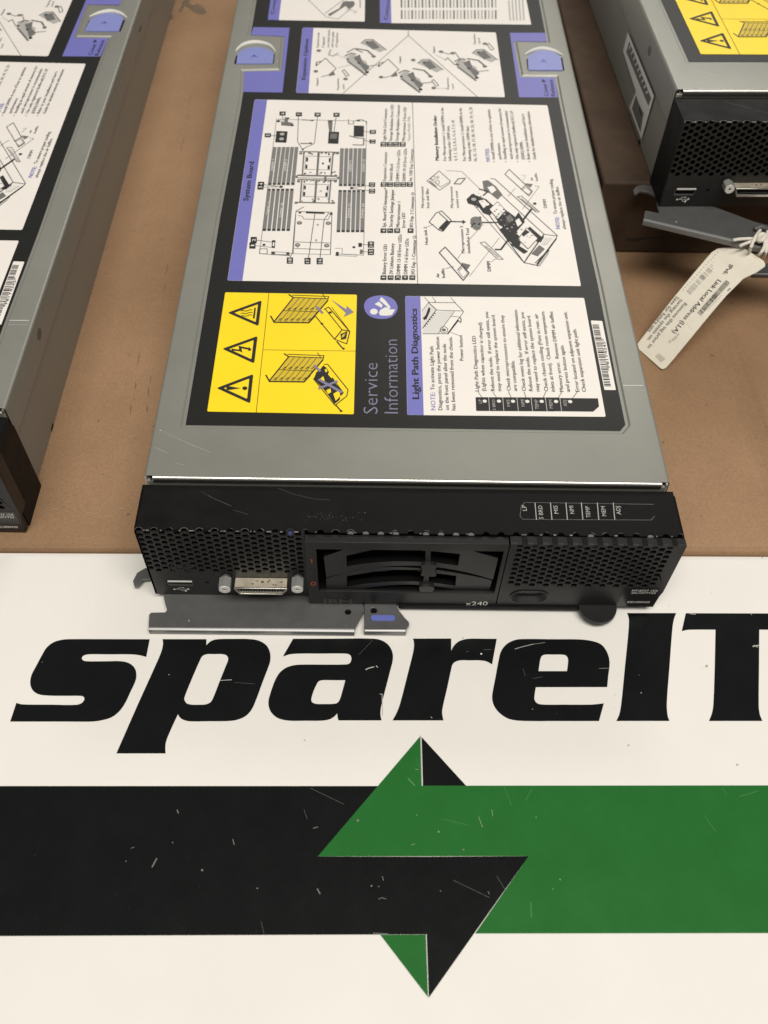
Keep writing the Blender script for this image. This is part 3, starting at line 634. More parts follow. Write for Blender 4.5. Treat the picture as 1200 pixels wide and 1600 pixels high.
# system board panel
mb, A = panel('diagram_panel', [(398, 156), (855.2, 165), (907.7, 447.6), (355.3, 439)], [(398.2, 156.4), (417.5, 156.8), (378.8, 439.2), (355.6, 438.8)])
c = crop(340, 140, 4)
A.text(c, 'System Board', (192, 698), (228, 455), 34, 'ink', INK, 0.05)
A.line(crop(630, 140, 4), [(58, 85), (90, 1215)], 3, 'ink', INK)
for tops, bots, y0, y1 in (([358, 386, 414, 440, 467, 494], [326, 355, 383, 411, 440, 470], 362, 600), ([778, 806, 834, 862, 889, 916], [769, 797, 826, 853, 881, 908], 370, 607), ([322, 350, 379, 407, 436, 465], [292, 321, 351, 381, 411, 441], 622, 886), ([767, 795, 824, 853, 881, 910], [755, 785, 815, 845, 874, 903], 630, 894)):
    for i, (a, b) in enumerate(zip(tops, bots)):
        A.fill(c, [(a-11.5, y0), (a+11.5, y0), (b+11.5, y1), (b-11.5, y1)], 'dimm_ink', INK)
        lo = y0 < 500
        A.dot(c, (b if lo else a), (y1-8 if lo else y0+8), 9, 'ink', INK+0.00003, 8)
        if not lo: A.fill(c, [(b-9, y1-12), (b+11, y1-12), (b+10, y1), (b-10, y1)], 'ink', INK+0.00003)
for t, a, b in (('DIMM 13', (320, 785), (330, 706)), ('DIMM 18', (402, 800), (412, 712)), ('DIMM 21', (826, 805), (832, 715)), ('DIMM 24', (912, 806), (918, 716)), ('DIMM 1', (348, 510), (356, 440)), ('DIMM 4', (428, 512), (436, 440)), ('DIMM 9', (836, 515), (840, 448)), ('DIMM 12', (920, 516), (922, 440))):
    A.text(c, t, a, b, 16, 'white_ink', INK+0.00003)
A.line(c, [(368, 188), (262, 1028), (455, 1042)], 3, 'grey_ink', INK); A.line(c, [(368, 188), (932, 200), (912, 1038), (740, 1030)], 3, 'grey_ink', INK); A.line(c, [(455, 1028), (705, 1034)], 3, 'grey_ink', INK)
A.line(c, [(262, 998), (310, 998), (310, 1030), (262, 1028), (265, 998)], 4, 'ink', INK); A.fill(c, [(335, 1015), (452, 1020), (450, 1040), (335, 1036)], 'grey_ink', INK); A.fill(c, [(360, 1020), (430, 1023), (430, 1034), (360, 1032)], 'label_white', INK+0.00003)
A.dot(c, 348, 1024, 9, 'ink', INK+0.00004); A.dot(c, 438, 1028, 9, 'ink', INK+0.00004); A.dot(c, 290, 973, 10, 'ink', INK); A.fill(c, [(340, 945), (362, 945), (358, 992), (338, 992)], 'ink', INK); A.fill(c, [(346, 958), (356, 958), (354, 982), (344, 982)], 'label_white', INK+0.00003)
A.line(c, [(735, 995), (780, 995), (778, 1030), (868, 1035), (868, 1045), (735, 1040)], 3, 'grey_ink', INK); A.fill(c, [(740, 1018), (758, 1018), (756, 1042), (738, 1042)], 'ink', INK); A.dot(c, 852, 988, 10, 'ink', INK); A.fill(c, [(880, 962), (902, 962), (902, 986), (880, 986)], 'ink', INK); A.fill(c, [(890, 1003), (908, 1003), (906, 1030), (888, 1030)], 'grey_ink', INK)
# sockets
for y0, y1, xo in ((390, 545, 0), (565, 715, -14)):
    A.line(c, [(515+xo, y0), (758+xo, y0+5)], 10, 'grey_ink', INK); A.line(c, [(500+xo, y1-8), (745+xo, y1-2)], 10, 'grey_ink', INK)
    A.line(c, [(540+xo, y0+4), (530+xo, y1-8)], 9, 'grey_ink', INK); A.line(c, [(722+xo, y0+6), (710+xo, y1-6)], 9, 'grey_ink', INK); A.line(c, [(632+xo, y0+5), (622+xo, y1-12)], 13, 'grey_ink', INK)
    A.line(c, [(552+xo, y0+28), (708+xo, y0+32), (700+xo, y1-40), (545+xo, y1-44)], 3, 'grey_ink', INK, True)
    for x, yy in ((560, y0+50), (556, y1-60), (702, y0+54), (694, y1-56)): A.fill(c, [(x+xo-6, yy-12), (x+xo+6, yy-12), (x+xo+5, yy+12), (x+xo-7, yy+12)], 'ink', INK+0.00003)
    for k in range(22): A.dot(c, random.uniform(525, 740)+xo, random.choice((y0+14, y1-22))+random.uniform(-8, 8), random.uniform(4, 9), random.choice(('ink', 'grey_ink')), INK+0.00002, 7)
    for x in (520, 750, 505, 738): A.dot(c, x+xo, y0+12 if x > 510 and x != 738 else y1-4, 11, 'grey_ink', INK+0.00002, 8)
A.line(c, [(495, 548), (752, 555)], 24, 'grey_ink', INK); A.line(c, [(505, 549), (742, 555)], 14, 'label_white', INK+0.00003); A.fill(c, [(668, 538), (682, 538), (680, 566), (666, 566)], 'grey_ink', INK+0.00004)
A.text(c, '1', (664, 470), (665, 460), 12, 'ink', INK); A.text(c, '2', (650, 645), (651, 632), 12, 'ink', INK)
# rear card
A.line(c, [(490, 765), (715, 770), (705, 1035)], 4, 'ink', INK); A.line(c, [(490, 765), (472, 1025)], 4, 'ink', INK); A.line(c, [(486, 790), (466, 1030)], 3, 'grey_ink', INK); A.fill(c, [(552, 764), (668, 768), (668, 780), (552, 776)], 'ink', INK); A.line(c, [(505, 790), (530, 795), (540, 812), (690, 816), (705, 785)], 4, 'grey_ink', INK)
for x, yy in ((512, 836), (692, 838), (500, 974), (682, 978)): A.dot(c, x, yy, 17, 'grey_ink', INK); A.dot(c, x, yy, 7, 'pale_ink', INK+0.00003)
A.line(c, [(485, 955), (705, 962)], 4, 'grey_ink', INK); A.line(c, [(480, 996), (702, 1004)], 4, 'grey_ink', INK); A.line(c, [(500, 990), (500, 965)], 6, 'grey_ink', INK); A.dot(c, 515, 772, 9, 'ink', INK); A.dot(c, 710, 780, 10, 'ink', INK)
A.line(c, [(620, 848), (626, 842), (632, 848), (626, 854)], 3, 'grey_ink', INK, True); A.line(c, [(610, 945), (616, 939), (622, 945), (616, 951)], 3, 'grey_ink', INK, True)
A.line(c, [(608, 778), (568, 1058)], 4, 'ink', INK); A.line(c, [(695, 775), (666, 815), (640, 1060)], 4, 'ink', INK); A.line(c, [(490, 762), (540, 736)], 4, 'ink', INK)
# rear parts
A.fill(c, [(368, 262), (438, 265), (430, 335), (360, 332)], 'ink', INK); A.dot(c, 404, 282, 15, 'pale_ink', INK+0.00003); A.dot(c, 400, 312, 15, 'pale_ink', INK+0.00003); A.fill(c, [(695, 266), (760, 268), (755, 342), (690, 340)], 'ink', INK); A.fill(c, [(706, 278), (748, 280), (744, 312), (702, 310)], 'grey_ink', INK+0.00003)
A.fill(c, [(852, 228), (915, 230), (914, 298), (850, 296)], 'ink', INK); A.fill(c, [(378, 188), (396, 188), (398, 226), (470, 232), (472, 212), (440, 206), (440, 180), (420, 176), (416, 206), (400, 204), (396, 186)], 'grey_ink', INK); A.dot(c, 380, 200, 12, 'ink', INK); A.dot(c, 440, 182, 9, 'ink', INK); A.dot(c, 468, 226, 9, 'ink', INK)
A.line(c, [(530, 192), (600, 196)], 8, 'grey_ink', INK); A.dot(c, 590, 196, 7, 'ink', INK); A.line(c, [(518, 340), (590, 340)], 9, 'grey_ink', INK); A.dot(c, 580, 338, 8, 'ink', INK); A.fill(c, [(688, 195), (720, 195), (714, 268), (698, 268)], 'grey_ink', INK); A.dot(c, 705, 200, 9, 'ink', INK)
A.line(c, [(818, 190), (818, 218), (850, 218), (850, 200), (900, 190), (930, 205), (930, 222)], 5, 'grey_ink', INK); A.dot(c, 880, 196, 10, 'ink', INK); A.line(c, [(825, 292), (870, 305), (915, 308), (912, 350), (845, 348)], 8, 'grey_ink', INK)
A.line(c, [(505, 165), (500, 330), (530, 375), (605, 340), (625, 168)], 3.5, 'ink', INK); A.line(c, [(742, 165), (728, 265)], 3.5, 'ink', INK); A.line(c, [(405, 160), (410, 200)], 3, 'ink', INK); A.dot(c, 533, 378, 7, 'ink', INK)
for x, yy, t in ((314, 289, '5'), (406, 153, '6'), (508, 158, '7'), (625, 160, '8'), (743, 161, '9'), (970, 268, '10'), (968, 328, '11'), (268, 614, '3'), (272, 594, '4'), (965, 598, '12'), (965, 638, '13'), (218, 978, '1'), (226, 944, '2'), (958, 972, '14'), (958, 1018, '15'), (452, 1072, '18'), (562, 1075, '17'), (638, 1076, '16')):
    s = 19 if yy > 900 else 14 if yy > 500 else 12; sx = 19
    A.fill(c, [(x-sx, yy-s), (x+sx+1, yy-s), (x+sx, yy+s), (x-sx, yy+s)], 'ink', INK+0.00003)
    hw = s*(0.2 if t == '1' else 0.38 if len(t) == 1 else 0.65); A.text(c, t, (x+11, yy+hw), (x+11, yy-hw), 22, 'white_ink', INK+0.00006, 0.02)
for a, b in (((325, 289), (372, 292)), ((235, 978), (358, 992)), ((243, 944), (350, 958)), ((288, 596), (395, 612)), ((285, 614), (392, 610)), ((945, 602), (838, 618)), ((945, 636), (840, 620)), ((940, 972), (890, 974)), ((940, 1018), (900, 1016)), ((950, 268), (915, 266)), ((948, 328), (915, 318)), ((452, 1055), (470, 1020))): A.line(c, [a, b], 3, 'ink', INK)
A.dot(c, 397, 611, 11, 'ink', INK+0.00004); A.dot(c, 838, 619, 11, 'ink', INK+0.00004)
# legend
def legend(cc, x, y, t, s, ye, h, m='ink', boxed=True, w=None):
    if boxed:
        A.fill(cc, [(x-30, y-22), (x+32, y-22), (x+30, y+24), (x-32, y+24)], 'ink', INK); hw = 4 if t == '1' else 9 if len(t) == 1 else 15; A.text(cc, t, (x+18, y+hw), (x+18, y-hw), 36, 'white_ink', INK+0.00003, 0.02)
    A.text(cc, s, (x+24, y-34), (x+24+(ye-y)*-0.04, ye), h, m, INK)
e = crop(580, 300, 6.667)
for x, t, s, ye in ((128, '1', 'Battery Error LED', 552), (202, '2', '3V Lithium Battery', 542), (277, '3', 'DIMM 13-18 Error LEDs', 450), (352, '4', 'DIMM 1-6 Error LEDs', 492), (428, '5', 'I/O Exp. 1 Connector O', 462)): legend(e, x, 897, t, s, ye, 40)
for x, t, s, ye in ((128, '6', 'Sys. Board I/O Interposer*', -35), (198, '7', 'Security Settings Jumper', -20), (270, '8', 'Microprocessor 1', 108), (410, '9', 'I/O Exp. 2 Connector O', 12)): legend(e, x, 408, t, s, ye, 38)
A.text(e, 'Error LED', (356, 378), (352, 222), 36, 'ink', INK)
e = crop(580, 150, 6.667)
for x, t, s, ye in ((130, '10', 'Expansion Connector', 588), (196, '11', 'Switch Block', 710), (266, '12', 'DIMM 7-12 Error LEDs', 568), (334, '13', 'DIMM 19-24 Error LEDs', 556), (402, '14', 'Int. USB Exp Connector', 556)): legend(e, x, 926, t, s, ye, 36, 'grey_ink')
for x, t, s, ye in ((128, '15', 'Light Path Card Connector', 135), (194, '16', 'Storage Backplane Error LED', 98), (260, '17', 'Storage Backplane Connector', 98), (328, '18', 'Microprocessor 2 Error LED', 122)): legend(e, x, 508, t, s, ye, 34, 'grey_ink')
A.text(e, '*Some Models Only', (410, 478), (404, 216), 32, 'pale_ink', INK)
# right half: memory order, notes, exploded view
A.text(e, 'Memory Installation Order:', (706, 676), (680, 208), 40, 'ink', INK, 0.04)
for t, a, b in (('For Microprocessor 1, install DIMMs in the', (782, 680), (752, 128)), ('following order: DIMM slots', (838, 682), (815, 318)), ('4, 9, 1, 12, 5, 8, 2, 11, 6, 7, 3, 10', (898, 682), (866, 260)), ('For Microprocessor 2, install DIMMs in the', (988, 682), (942, 130)), ('following order: DIMM slots', (1044, 684), (1016, 322)), ('16, 21, 13, 24, 17, 20, 14, 23, 18, 19, 15, 22', (1102, 684), (1050, 122))):
    A.text(e, t, a, b, 34, 'grey_ink', INK)
for t, a, b in (('Microprocessor', (550, 1172), (544, 945)), ('heat sink filler', (606, 1172), (598, 968)), ('Microprocessor', (856, 1172), (846, 945)), ('socket cover', (914, 1172), (900, 990))): A.text(e, t, a, b, 32, 'grey_ink', INK)
g = crop(740, 150, 6.667)
A.text(g, 'NOTES:', (170, 688), (158, 552), 42, 'label_violet', INK, 0.02)
for t, a, b, dot in (('Install DIMMs in sets of four to optimize', (222, 664), (170, 146), 1), ('performance.', (290, 664), (270, 492), 0), ('Installing an equal amount of memory for', (345, 662), (282, 132), 1), ('each microprocessor is recommended.', (410, 664), (350, 160), 0), ('Use only registered (buffered) ECC LP', (470, 664), (408, 162), 1), ('(DDR3) DIMMs.', (532, 666), (508, 480), 0), ('Refer to your Installation and User\'s', (590, 666), (525, 192), 1), ('Guide for detailed memory information.', (652, 666), (580, 164), 0)):
    A.text(g, t, a, b, 34, 'grey_ink', INK)
    if dot: A.dot(g, a[0]-10, 690, 7, 'grey_ink', INK, 8)
g = crop(740, 300, 6.667)
A.text(g, 'NOTE:', (900, 390), (888, 266), 44, 'label_violet', INK, 0.02); A.text(g, 'To ensure proper cooling,', (870, 236), (818, -130), 38, 'grey_ink', INK); A.text(g, 'always replace the air baffles.', (962, 392), (880, -54), 36, 'grey_ink', INK)
A.text(g, 'DIMM', (182, 832), (172, 730), 40, 'ink', INK); A.text(g, 'DIMM', (764, 172), (752, 84), 36, 'grey_ink', INK)
g6 = crop(630, 140, 4)
A.text(g6, 'Heat sink 2', (156, 972), (146, 862), 20, 'ink', INK); A.text(g6, 'Microprocessor 2', (384, 1026), (372, 856), 20, 'ink', INK); A.text(g6, 'installed in Tool', (420, 1026), (410, 872), 20, 'ink', INK); A.text(g6, 'Air', (226, 1178), (224, 1152), 20, 'ink', INK); A.text(g6, 'baffle', (262, 1180), (256, 1122), 20, 'ink', INK); A.text(g6, 'Air', (812, 572), (808, 552), 16, 'grey_ink', INK); A.text(g6, 'baffle', (842, 574), (834, 525), 16, 'grey_ink', INK)
# exploded blade
O = [(505, 572), (560, 560), (960, 920), (955, 945), (848, 1105), (755, 1085), (400, 700), (440, 655)]
A.line(g6, [(440, 655), (755, 1085), (848, 1105)], 5, 'ink', INK); A.line(g6, [(425, 705), (745, 1075)], 3, 'ink', INK); A.line(g6, [(545, 560), (572, 562), (962, 915), (955, 940), (835, 1105)], 4, 'ink', INK); A.line(g6, [(530, 585), (880, 908), (958, 918)], 4, 'ink', INK); A.line(g6, [(755, 1085), (880, 908)], 6, 'ink', INK); A.line(g6, [(770, 1060), (872, 915)], 10, 'pale_ink', INK-0.00003)
A.fill(g6, [(395, 690), (430, 655), (520, 690), (580, 745), (540, 790), (500, 775), (470, 735), (440, 725), (405, 715)], 'ink', INK); A.fill(g6, [(495, 575), (530, 570), (580, 610), (620, 660), (590, 690), (540, 650), (505, 640)], 'grey_ink', INK); A.fill(g6, [(470, 700), (505, 692), (540, 722), (500, 745)], 'label_white', INK+0.00003); A.fill(g6, [(525, 615), (560, 605), (582, 632), (552, 655)], 'label_white', INK+0.00003)
A.line(g6, [(475, 625), (530, 640), (500, 665)], 9, 'ink', INK); A.dot(g6, 440, 690, 16, 'pale_ink', INK+0.00003); A.fill(g6, [(538, 752), (590, 705), (640, 760), (590, 815)], 'label_white', INK+0.00003); A.line(g6, [(538, 752), (590, 705), (640, 760), (590, 815)], 4, 'ink', INK+0.00004, True)
A.fill(g6, [(575, 800), (640, 755), (700, 800), (720, 770), (760, 830), (700, 900), (640, 870), (600, 850)], 'ink', INK); A.fill(g6, [(600, 880), (640, 850), (745, 935), (720, 1000), (640, 930)], 'ink', INK); A.fill(g6, [(700, 825), (722, 808), (742, 840), (715, 862)], 'label_white', INK+0.00004); A.fill(g6, [(640, 800), (668, 785), (690, 815), (660, 840)], 'grey_ink', INK+0.00003)
A.fill(g6, [(690, 960), (780, 1015), (755, 1030), (670, 970)], 'ink', INK); A.fill(g6, [(790, 860), (870, 930), (840, 960), (770, 880)], 'ink', INK); A.fill(g6, [(718, 940), (770, 868), (840, 935), (780, 1000)], 'label_white', INK+0.00004); A.line(g6, [(718, 940), (770, 868), (840, 935), (780, 1000)], 5, 'grey_ink', INK+0.00005, True); A.fill(g6, [(738, 905), (765, 880), (790, 895), (750, 925)], 'ink', INK+0.00006)
A.dot(g6, 752, 920, 4, 'ink', INK+0.00008); A.fill(g6, [(850, 950), (872, 918), (880, 925), (858, 960)], 'ink', INK+0.00006); A.fill(g6, [(885, 930), (935, 930), (900, 970), (862, 975)], 'sticker', INK+0.00002); A.fill(g6, [(800, 1030), (850, 975), (885, 1000), (840, 1045)], 'grey_ink', INK); A.fill(g6, [(830, 1085), (915, 1010), (905, 1005), (818, 1090)], 'ink', INK); A.line(g6, [(835, 1095), (955, 935)], 8, 'ink', INK); A.line(g6, [(850, 1104), (905, 1025)], 12, 'pale_ink', INK+0.00003)
A.line(g6, [(290, 828), (378, 830)], 9, 'ink', INK); A.fill(g6, [(370, 818), (392, 831), (370, 844)], 'ink', INK); A.line(g6, [(485, 834), (690, 834)], 11, 'ink', INK); A.line(g6, [(740, 830), (800, 752)], 13, 'ink', INK); A.line(g6, [(575, 1003), (610, 1003), (650, 950), (700, 945)], 12, 'ink', INK)
A.fill(g6, [(420, 815), (445, 798), (480, 805), (492, 838), (478, 872), (455, 882), (430, 862)], 'dimm_ink', INK, True)
for k in range(24): A.dot(g6, 455+random.uniform(-30, 28), 838+random.uniform(-38, 38), random.uniform(5, 11), random.choice(('ink', 'grey_ink', 'grey_ink')), INK+0.00002, 7)
for k in range(60):
    t = random.random(); A.dot(g6, 490+t*300+random.uniform(-45, 45), 690+t*270+random.uniform(-45, 45), random.uniform(3, 8), random.choice(('ink', 'grey_ink', 'pale_ink')), INK+0.00004, 6)
A.line(g6, [(225, 1022), (262, 988), (412, 1150), (375, 1196)], 6, 'ink', INK, True); A.line(g6, [(340, 1132), (370, 1098)], 6, 'ink', INK); A.line(g6, [(345, 1142), (372, 1112), (402, 1150), (375, 1180)], 3, 'grey_ink', INK, True); A.fill(g6, [(362, 1085), (420, 1100), (400, 1130), (375, 1105)], 'grey_ink', INK); A.line(g6, [(265, 1122), (315, 1110)], 3, 'grey_ink', INK)
A.line(g6, [(635, 532), (662, 502), (808, 640), (785, 668)], 5, 'grey_ink', INK, True); A.line(g6, [(735, 628), (765, 600)], 5, 'grey_ink', INK); A.fill(g6, [(760, 590), (810, 595), (795, 615)], 'grey_ink', INK); A.line(g6, [(745, 632), (766, 612), (800, 640), (782, 660)], 3, 'grey_ink', INK, True)
A.line(g6, [(480, 960), (510, 955), (625, 1065), (588, 1062)], 4, 'grey_ink', INK, True); A.line(g6, [(712, 672), (742, 670), (850, 768), (828, 768)], 4, 'grey_ink', INK, True); A.line(g6, [(515, 980), (595, 1050)], 9, 'pale_ink', INK); A.line(g6, [(738, 685), (830, 760)], 9, 'pale_ink', INK); A.dot(g6, 822, 716, 11, 'ink', INK)
A.line(g6, [(148, 575), (225, 512), (295, 575), (290, 590), (228, 632)], 4, 'grey_ink', INK, True); A.line(g6, [(225, 512), (170, 560), (232, 612), (292, 580)], 3, 'grey_ink', INK); A.line(g6, [(165, 575), (205, 610)], 8, 'grey_ink', INK)
for x, yy, rr in ((188, 556, 12), (215, 582, 12), (216, 552, 7)): A.line(g6, [(x+rr*math.cos(t), yy+rr*math.sin(t)) for t in [k*math.pi/6 for k in range(12)]], 3, 'grey_ink', INK, True)
A.line(g6, [(318, 592), (345, 560), (388, 558), (358, 594)], 7, 'grey_ink', INK, True); A.line(g6, [(162, 832), (205, 775), (240, 762), (300, 820), (245, 890), (222, 880)], 5, 'ink', INK, True); A.line(g6, [(225, 775), (280, 825), (222, 880)], 5, 'ink', INK); A.fill(g6, [(222, 868), (268, 822), (298, 832), (252, 890)], 'ink', INK); A.line(g6, [(270, 510), (365, 515), (480, 625)], 2.5, 'grey_ink', INK); A.line(g6, [(415, 1170), (600, 930)], 2.5, 'grey_ink', INK); A.line(g6, [(400, 955), (500, 845)], 2.5, 'grey_ink', INK); A.line(g6, [(655, 670), (700, 620)], 2.5, 'grey_ink', INK); A.line(g6, [(745, 750), (850, 610), (820, 605)], 2.5, 'grey_ink', INK); A.line(g6, [(740, 540), (765, 540), (750, 570)], 2.5, 'pale_ink', INK); A.line(g6, [(150, 862), (190, 845)], 2.5, 'grey_ink', INK); A.line(g6, [(368, 1020), (340, 1060)], 2.5, 'grey_ink', INK); A.line(g6, [(550, 1080), (580, 1060)], 2.5, 'grey_ink', INK)
mb.build('diagram_panel', label, smooth=0)

# expansion options panel
mb, A = panel('options_panel', [(472.8, 43.6), (774.7, 51.2), (788.9, 152.5), (462.6, 145.6)], [(473, 43.9), (489.8, 44.3), (482, 145.9), (462.9, 145.4)])
c = crop(460, 30, 3.529)
A.text(c, 'Expansion Options', (60, 336), (78, 112), 22, 'ink', INK, 0.05)
A.line(c, [(270, 410), (628, 92), (1008, 430)], 3.5, 'grey_ink', INK); A.line(c, [(628, 92), (628, 68)], 4, 'grey_ink', INK)
for x, a, b, t in ((130, 158, 75, 'Expansion node,'), (160, 158, 100, 'IF supported*'), (188, 158, 60, 'see label inside'), (210, 158, 72, 'and user guide'), (233, 158, 78, 'of expansion')): A.text(c, t, (x+4, a), (x+9, b), 14, 'grey_ink', INK)
def widget(ox, oy, parts):
    for kind, pts, wd, m in parts:
        pts = [(x+ox, y+oy) for x, y in pts]
        if kind == 'l': A.line(c, pts, wd, m, INK)
        elif kind == 'f': A.fill(c, pts, m, INK)
        else: A.dot(c, pts[0][0], pts[0][1], wd, m, INK, 8)
frame = [('l', [(-50, -5), (2, -48), (60, 10), (18, 45), (-20, 55)], 5, 'grey_ink'), ('l', [(-50, -5), (-48, -25), (-22, -30)], 6, 'ink'), ('f', [(18, 52), (45, 20), (55, 45)], 0, 'grey_ink')]
widget(170, 265, frame); widget(515, 270, frame)
board2 = [('f', [(-70, -20), (-30, -50), (-10, -20), (40, 0), (60, 40), (20, 60), (-30, 20)], 0, 'pale_ink'), ('l', [(-75, -30), (-45, -45), (-15, -40)], 9, 'grey_ink'), ('f', [(-30, -20), (5, -38), (22, 5), (60, 30), (40, 60), (10, 25)], 0, 'grey_ink'), ('l', [(-60, 0), (40, 75)], 12, 'grey_ink'), ('l', [(30, 40), (60, 25), (110, 20)], 6, 'grey_ink'), ('d', [(45, 60)], 12, 'ink'), ('d', [(0, 10)], 9, 'ink'), ('d', [(-60, -10)], 9, 'ink')]
flat2 = [('f', [(-65, -25), (-45, -42), (0, -48), (70, 10), (40, 25)], 0, 'pale_ink'), ('f', [(-40, -25), (0, -40), (40, 0), (0, 10)], 0, 'grey_ink'), ('l', [(-65, -25), (-40, -45), (0, -46), (75, 12)], 6, 'grey_ink'), ('l', [(-90, 5), (-30, 15), (10, 50)], 11, 'grey_ink'), ('d', [(5, 48)], 13, 'grey_ink'), ('d', [(-30, -30)], 9, 'ink')]
widget(355, 235, board2); widget(432, 160, flat2); widget(650, 330, board2); widget(745, 270, flat2); widget(960, 265, board2); widget(1045, 215, flat2)
for x, yy in ((135, 176), (118, 290), (282, 332), (478, 322), (655, 228), (768, 382), (808, 182), (872, 190), (1050, 138)): A.dot(c, x, yy, 13, 'grey_ink', INK+0.00002); 
A.line(c, [(200, 170), (190, 200), (215, 205), (240, 190)], 10, 'pale_ink', INK); A.line(c, [(290, 185), (330, 165), (375, 185)], 7, 'grey_ink', INK)
for x, yy in ((282, 300), (775, 355), (1080, 155)): A.line(c, [(x-18, yy-12), (x-8, yy-20), (x+20, yy+12), (x+4, yy+18)], 5, 'grey_ink', INK, True)
A.line(c, [(808, 182), (850, 195), (885, 185), (915, 225), (885, 255), (845, 215), (830, 230)], 5, 'grey_ink', INK); A.line(c, [(780, 200), (830, 225)], 3, 'pale_ink', INK); A.line(c, [(780, 382), (850, 385)], 3, 'pale_ink', INK); A.line(c, [(220, 195), (320, 230)], 3, 'pale_ink', INK); A.line(c, [(240, 270), (330, 250)], 3, 'pale_ink', INK)
for t, a, b in (('Adapter', (132, 372), (132, 325)), ('Expansion', (246, 392), (246, 330)), ('card', (276, 390), (276, 364)), ('Adapter', (588, 246), (588, 205)), ('Expansion', (852, 390), (850, 326)), ('card', (880, 388), (878, 362)), ('Adapter', (776, 192), (774, 152)), ('Expansion', (1000, 140), (996, 84)), ('card', (1026, 140), (1022, 108))): A.text(c, t, a, b, 13, 'grey_ink', INK)
mb.build('options_panel', label, smooth=0)
# the two panels that run out of the top of the picture
def far_panel(x0, xh, x1, yb, head, body):
    p0 = top2(x0, yb); ph = top2(xh, yb+.5); p1 = top2(x1, yb+2.6); yt = yTop-0.004
    mb = MB(); z = lambda l: (lambda u, v: (u, v, ZF+l))
    mb.flat([[p0, p1, (p1[0]-0.0004, yt), (p0[0]-0.0004, yt)]], z(0.00022), 'label_white'); mb.flat([[p0, ph, (ph[0]-0.0004, yt), (p0[0]-0.0004, yt)]], z(0.00028), 'label_violet')
    A = Art(mb, top2, Z1(0.00022)); body(A); return mb
def body1(A):
    c = crop(340, 0, 4); A.text(c, 'Cover and Bezel', (352, 92), (392, -160), 22, 'ink', INK, 0.03)
    A.line(c, [(565, 0), (680, 110), (755, 122), (850, 40), (800, 5)], 3.5, 'grey_ink', INK); A.line(c, [(670, 88), (790, 0)], 4, 'grey_ink', INK); A.fill(c, [(760, 55), (785, 12), (850, 10), (860, 30), (820, 60), (800, 40), (700, 105), (690, 92)], 'grey_ink', INK); A.line(c, [(890, 0), (892, 50)], 10, 'pale_ink', INK); A.line(c, [(800, 60), (870, 75), (850, 88)], 5, 'pale_ink', INK)
mb = far_panel(418.4, 435.6, 569.8, 31.6, 0, body1); mb.build('cover_panel', label, smooth=0)
def body2(A):
    c = crop(400, 0, 2.609); A.text(c, 'Common Service', (536, 84), (556, -90), 16, 'ink', INK, 0.03)
    for k in range(28):
        x = 594+14.2*k
        A.line(c, [(x, 78), (x, 44)], 6.5, 'pale_ink' if k % 3 else 'grey_ink', INK); A.line(c, [(x-.5, 32), (x-1.5, -16)], 6.5, 'pale_ink' if k % 2 else 'grey_ink', INK)
    for k in range(5): A.line(c, [(1036+14*k, 84), (1030+14*k, 4-2*k)], 6, 'pale_ink', INK)
mb = far_panel(593.6, 611.6, 830, 36.4, 0, body2); mb.build('table_panel', label, smooth=0)

# ------------------------------------------------------------------ front bezel: perforated black sheet
CX, CZ, RH = 0.002975, 0.00343, 0.00146           # column and row pitch of the hex holes, hole radius
def hexa(x, z, r=RH): return [(x+r*math.cos(math.pi/3*k), z+r*math.sin(math.pi/3*k)) for k in range(6)]
def plate(mb, outline, holes, y, th, m):
    mb.prism([outline]+holes, lambda u, v, w: (u, y-w, v), -th, 0.0, m)
XBAY0, XBAY1 = -0.0413, 0.0395
xn = [-0.1064+2*CX*i for i in range(37)]            # notches along the folded top edge
mb = MB()
x00 = xn[0]
zb = onf(330, 893.5, YL)[1]
row0 = ZT - CZ*9
holes = []; ncol = int((XBAY0-0.0012-x00)/CX)+1
for i in range(ncol):
    x = x00+CX*i
    for j in range(0, 10):
        z = ZT - CZ*j - (CZ/2 if i % 2 else 0)
        if z > ZT-0.0012 or z < zb-0.0006 or x+RH > XBAY0-0.0003: continue
        holes.append(hexa(x, z))
edge = [(BXL, 0.0002), (XBAY0, 0.0002), (XBAY0, ZT)]
for x in reversed([x for x in xn if x+RH < XBAY0-0.0004]): edge += [(x+RH, ZT), (x+RH/2, ZT-RH*.866), (x-RH/2, ZT-RH*.866), (x-RH, ZT)]
edge += [(BXL, ZT)]
u0 = onf(258.5, 906.5, YL); u1 = onf(303, 917, YL)
holes.append([(u0[0], u1[1]), (u1[0], u1[1]), (u1[0], u0[1]), (u0[0], u0[1])])
lx, lz = onf(323.8, 910.5, YL); holes.append(ring(lx, lz, 0.0009, 10))
plate(mb, edge, holes, YL, 0.0008, 'grille_black')
# top face with the notched front edge
edge = [(BXL, YL), (BXL, -0.0013), (BXR-0.0004, -0.0013), (BXR-0.0004, YL)]
for x in reversed(xn): edge += [(x+RH, YL), (x+RH/2, YL+RH*.866), (x-RH/2, YL+RH*.866), (x-RH, YL)]
mb.prism([edge], lambda u, v, w: (u, v, ZT+w), -0.0008, 0.0, 'black_steel')
# side walls (left, and right as far forward as the protruding block)
for x, ya in ((BXL, YL), (BXR-0.0008, YL)):
    mb.prism([[(ya, 0.0002), (-0.0008, 0.0002), (-0.0008, ZT-0.006), (-0.0022, ZT-0.003), (-0.0036, ZT), (ya, ZT)]], lambda u, v, w, x=x: (x+w, u, v), 0.0, 0.0008, 'black_steel')
mb.box(BXL+0.0009, BXR-0.0009, -0.0013, -0.0005, 0.0004, ZT-0.0010, 'void')
mb.box(BXL+0.0009, BXR-0.0009, YL+0.001, -0.0013, 0.0, 0.0006, 'black_steel')
bezel = mb.build('front_bezel', server)
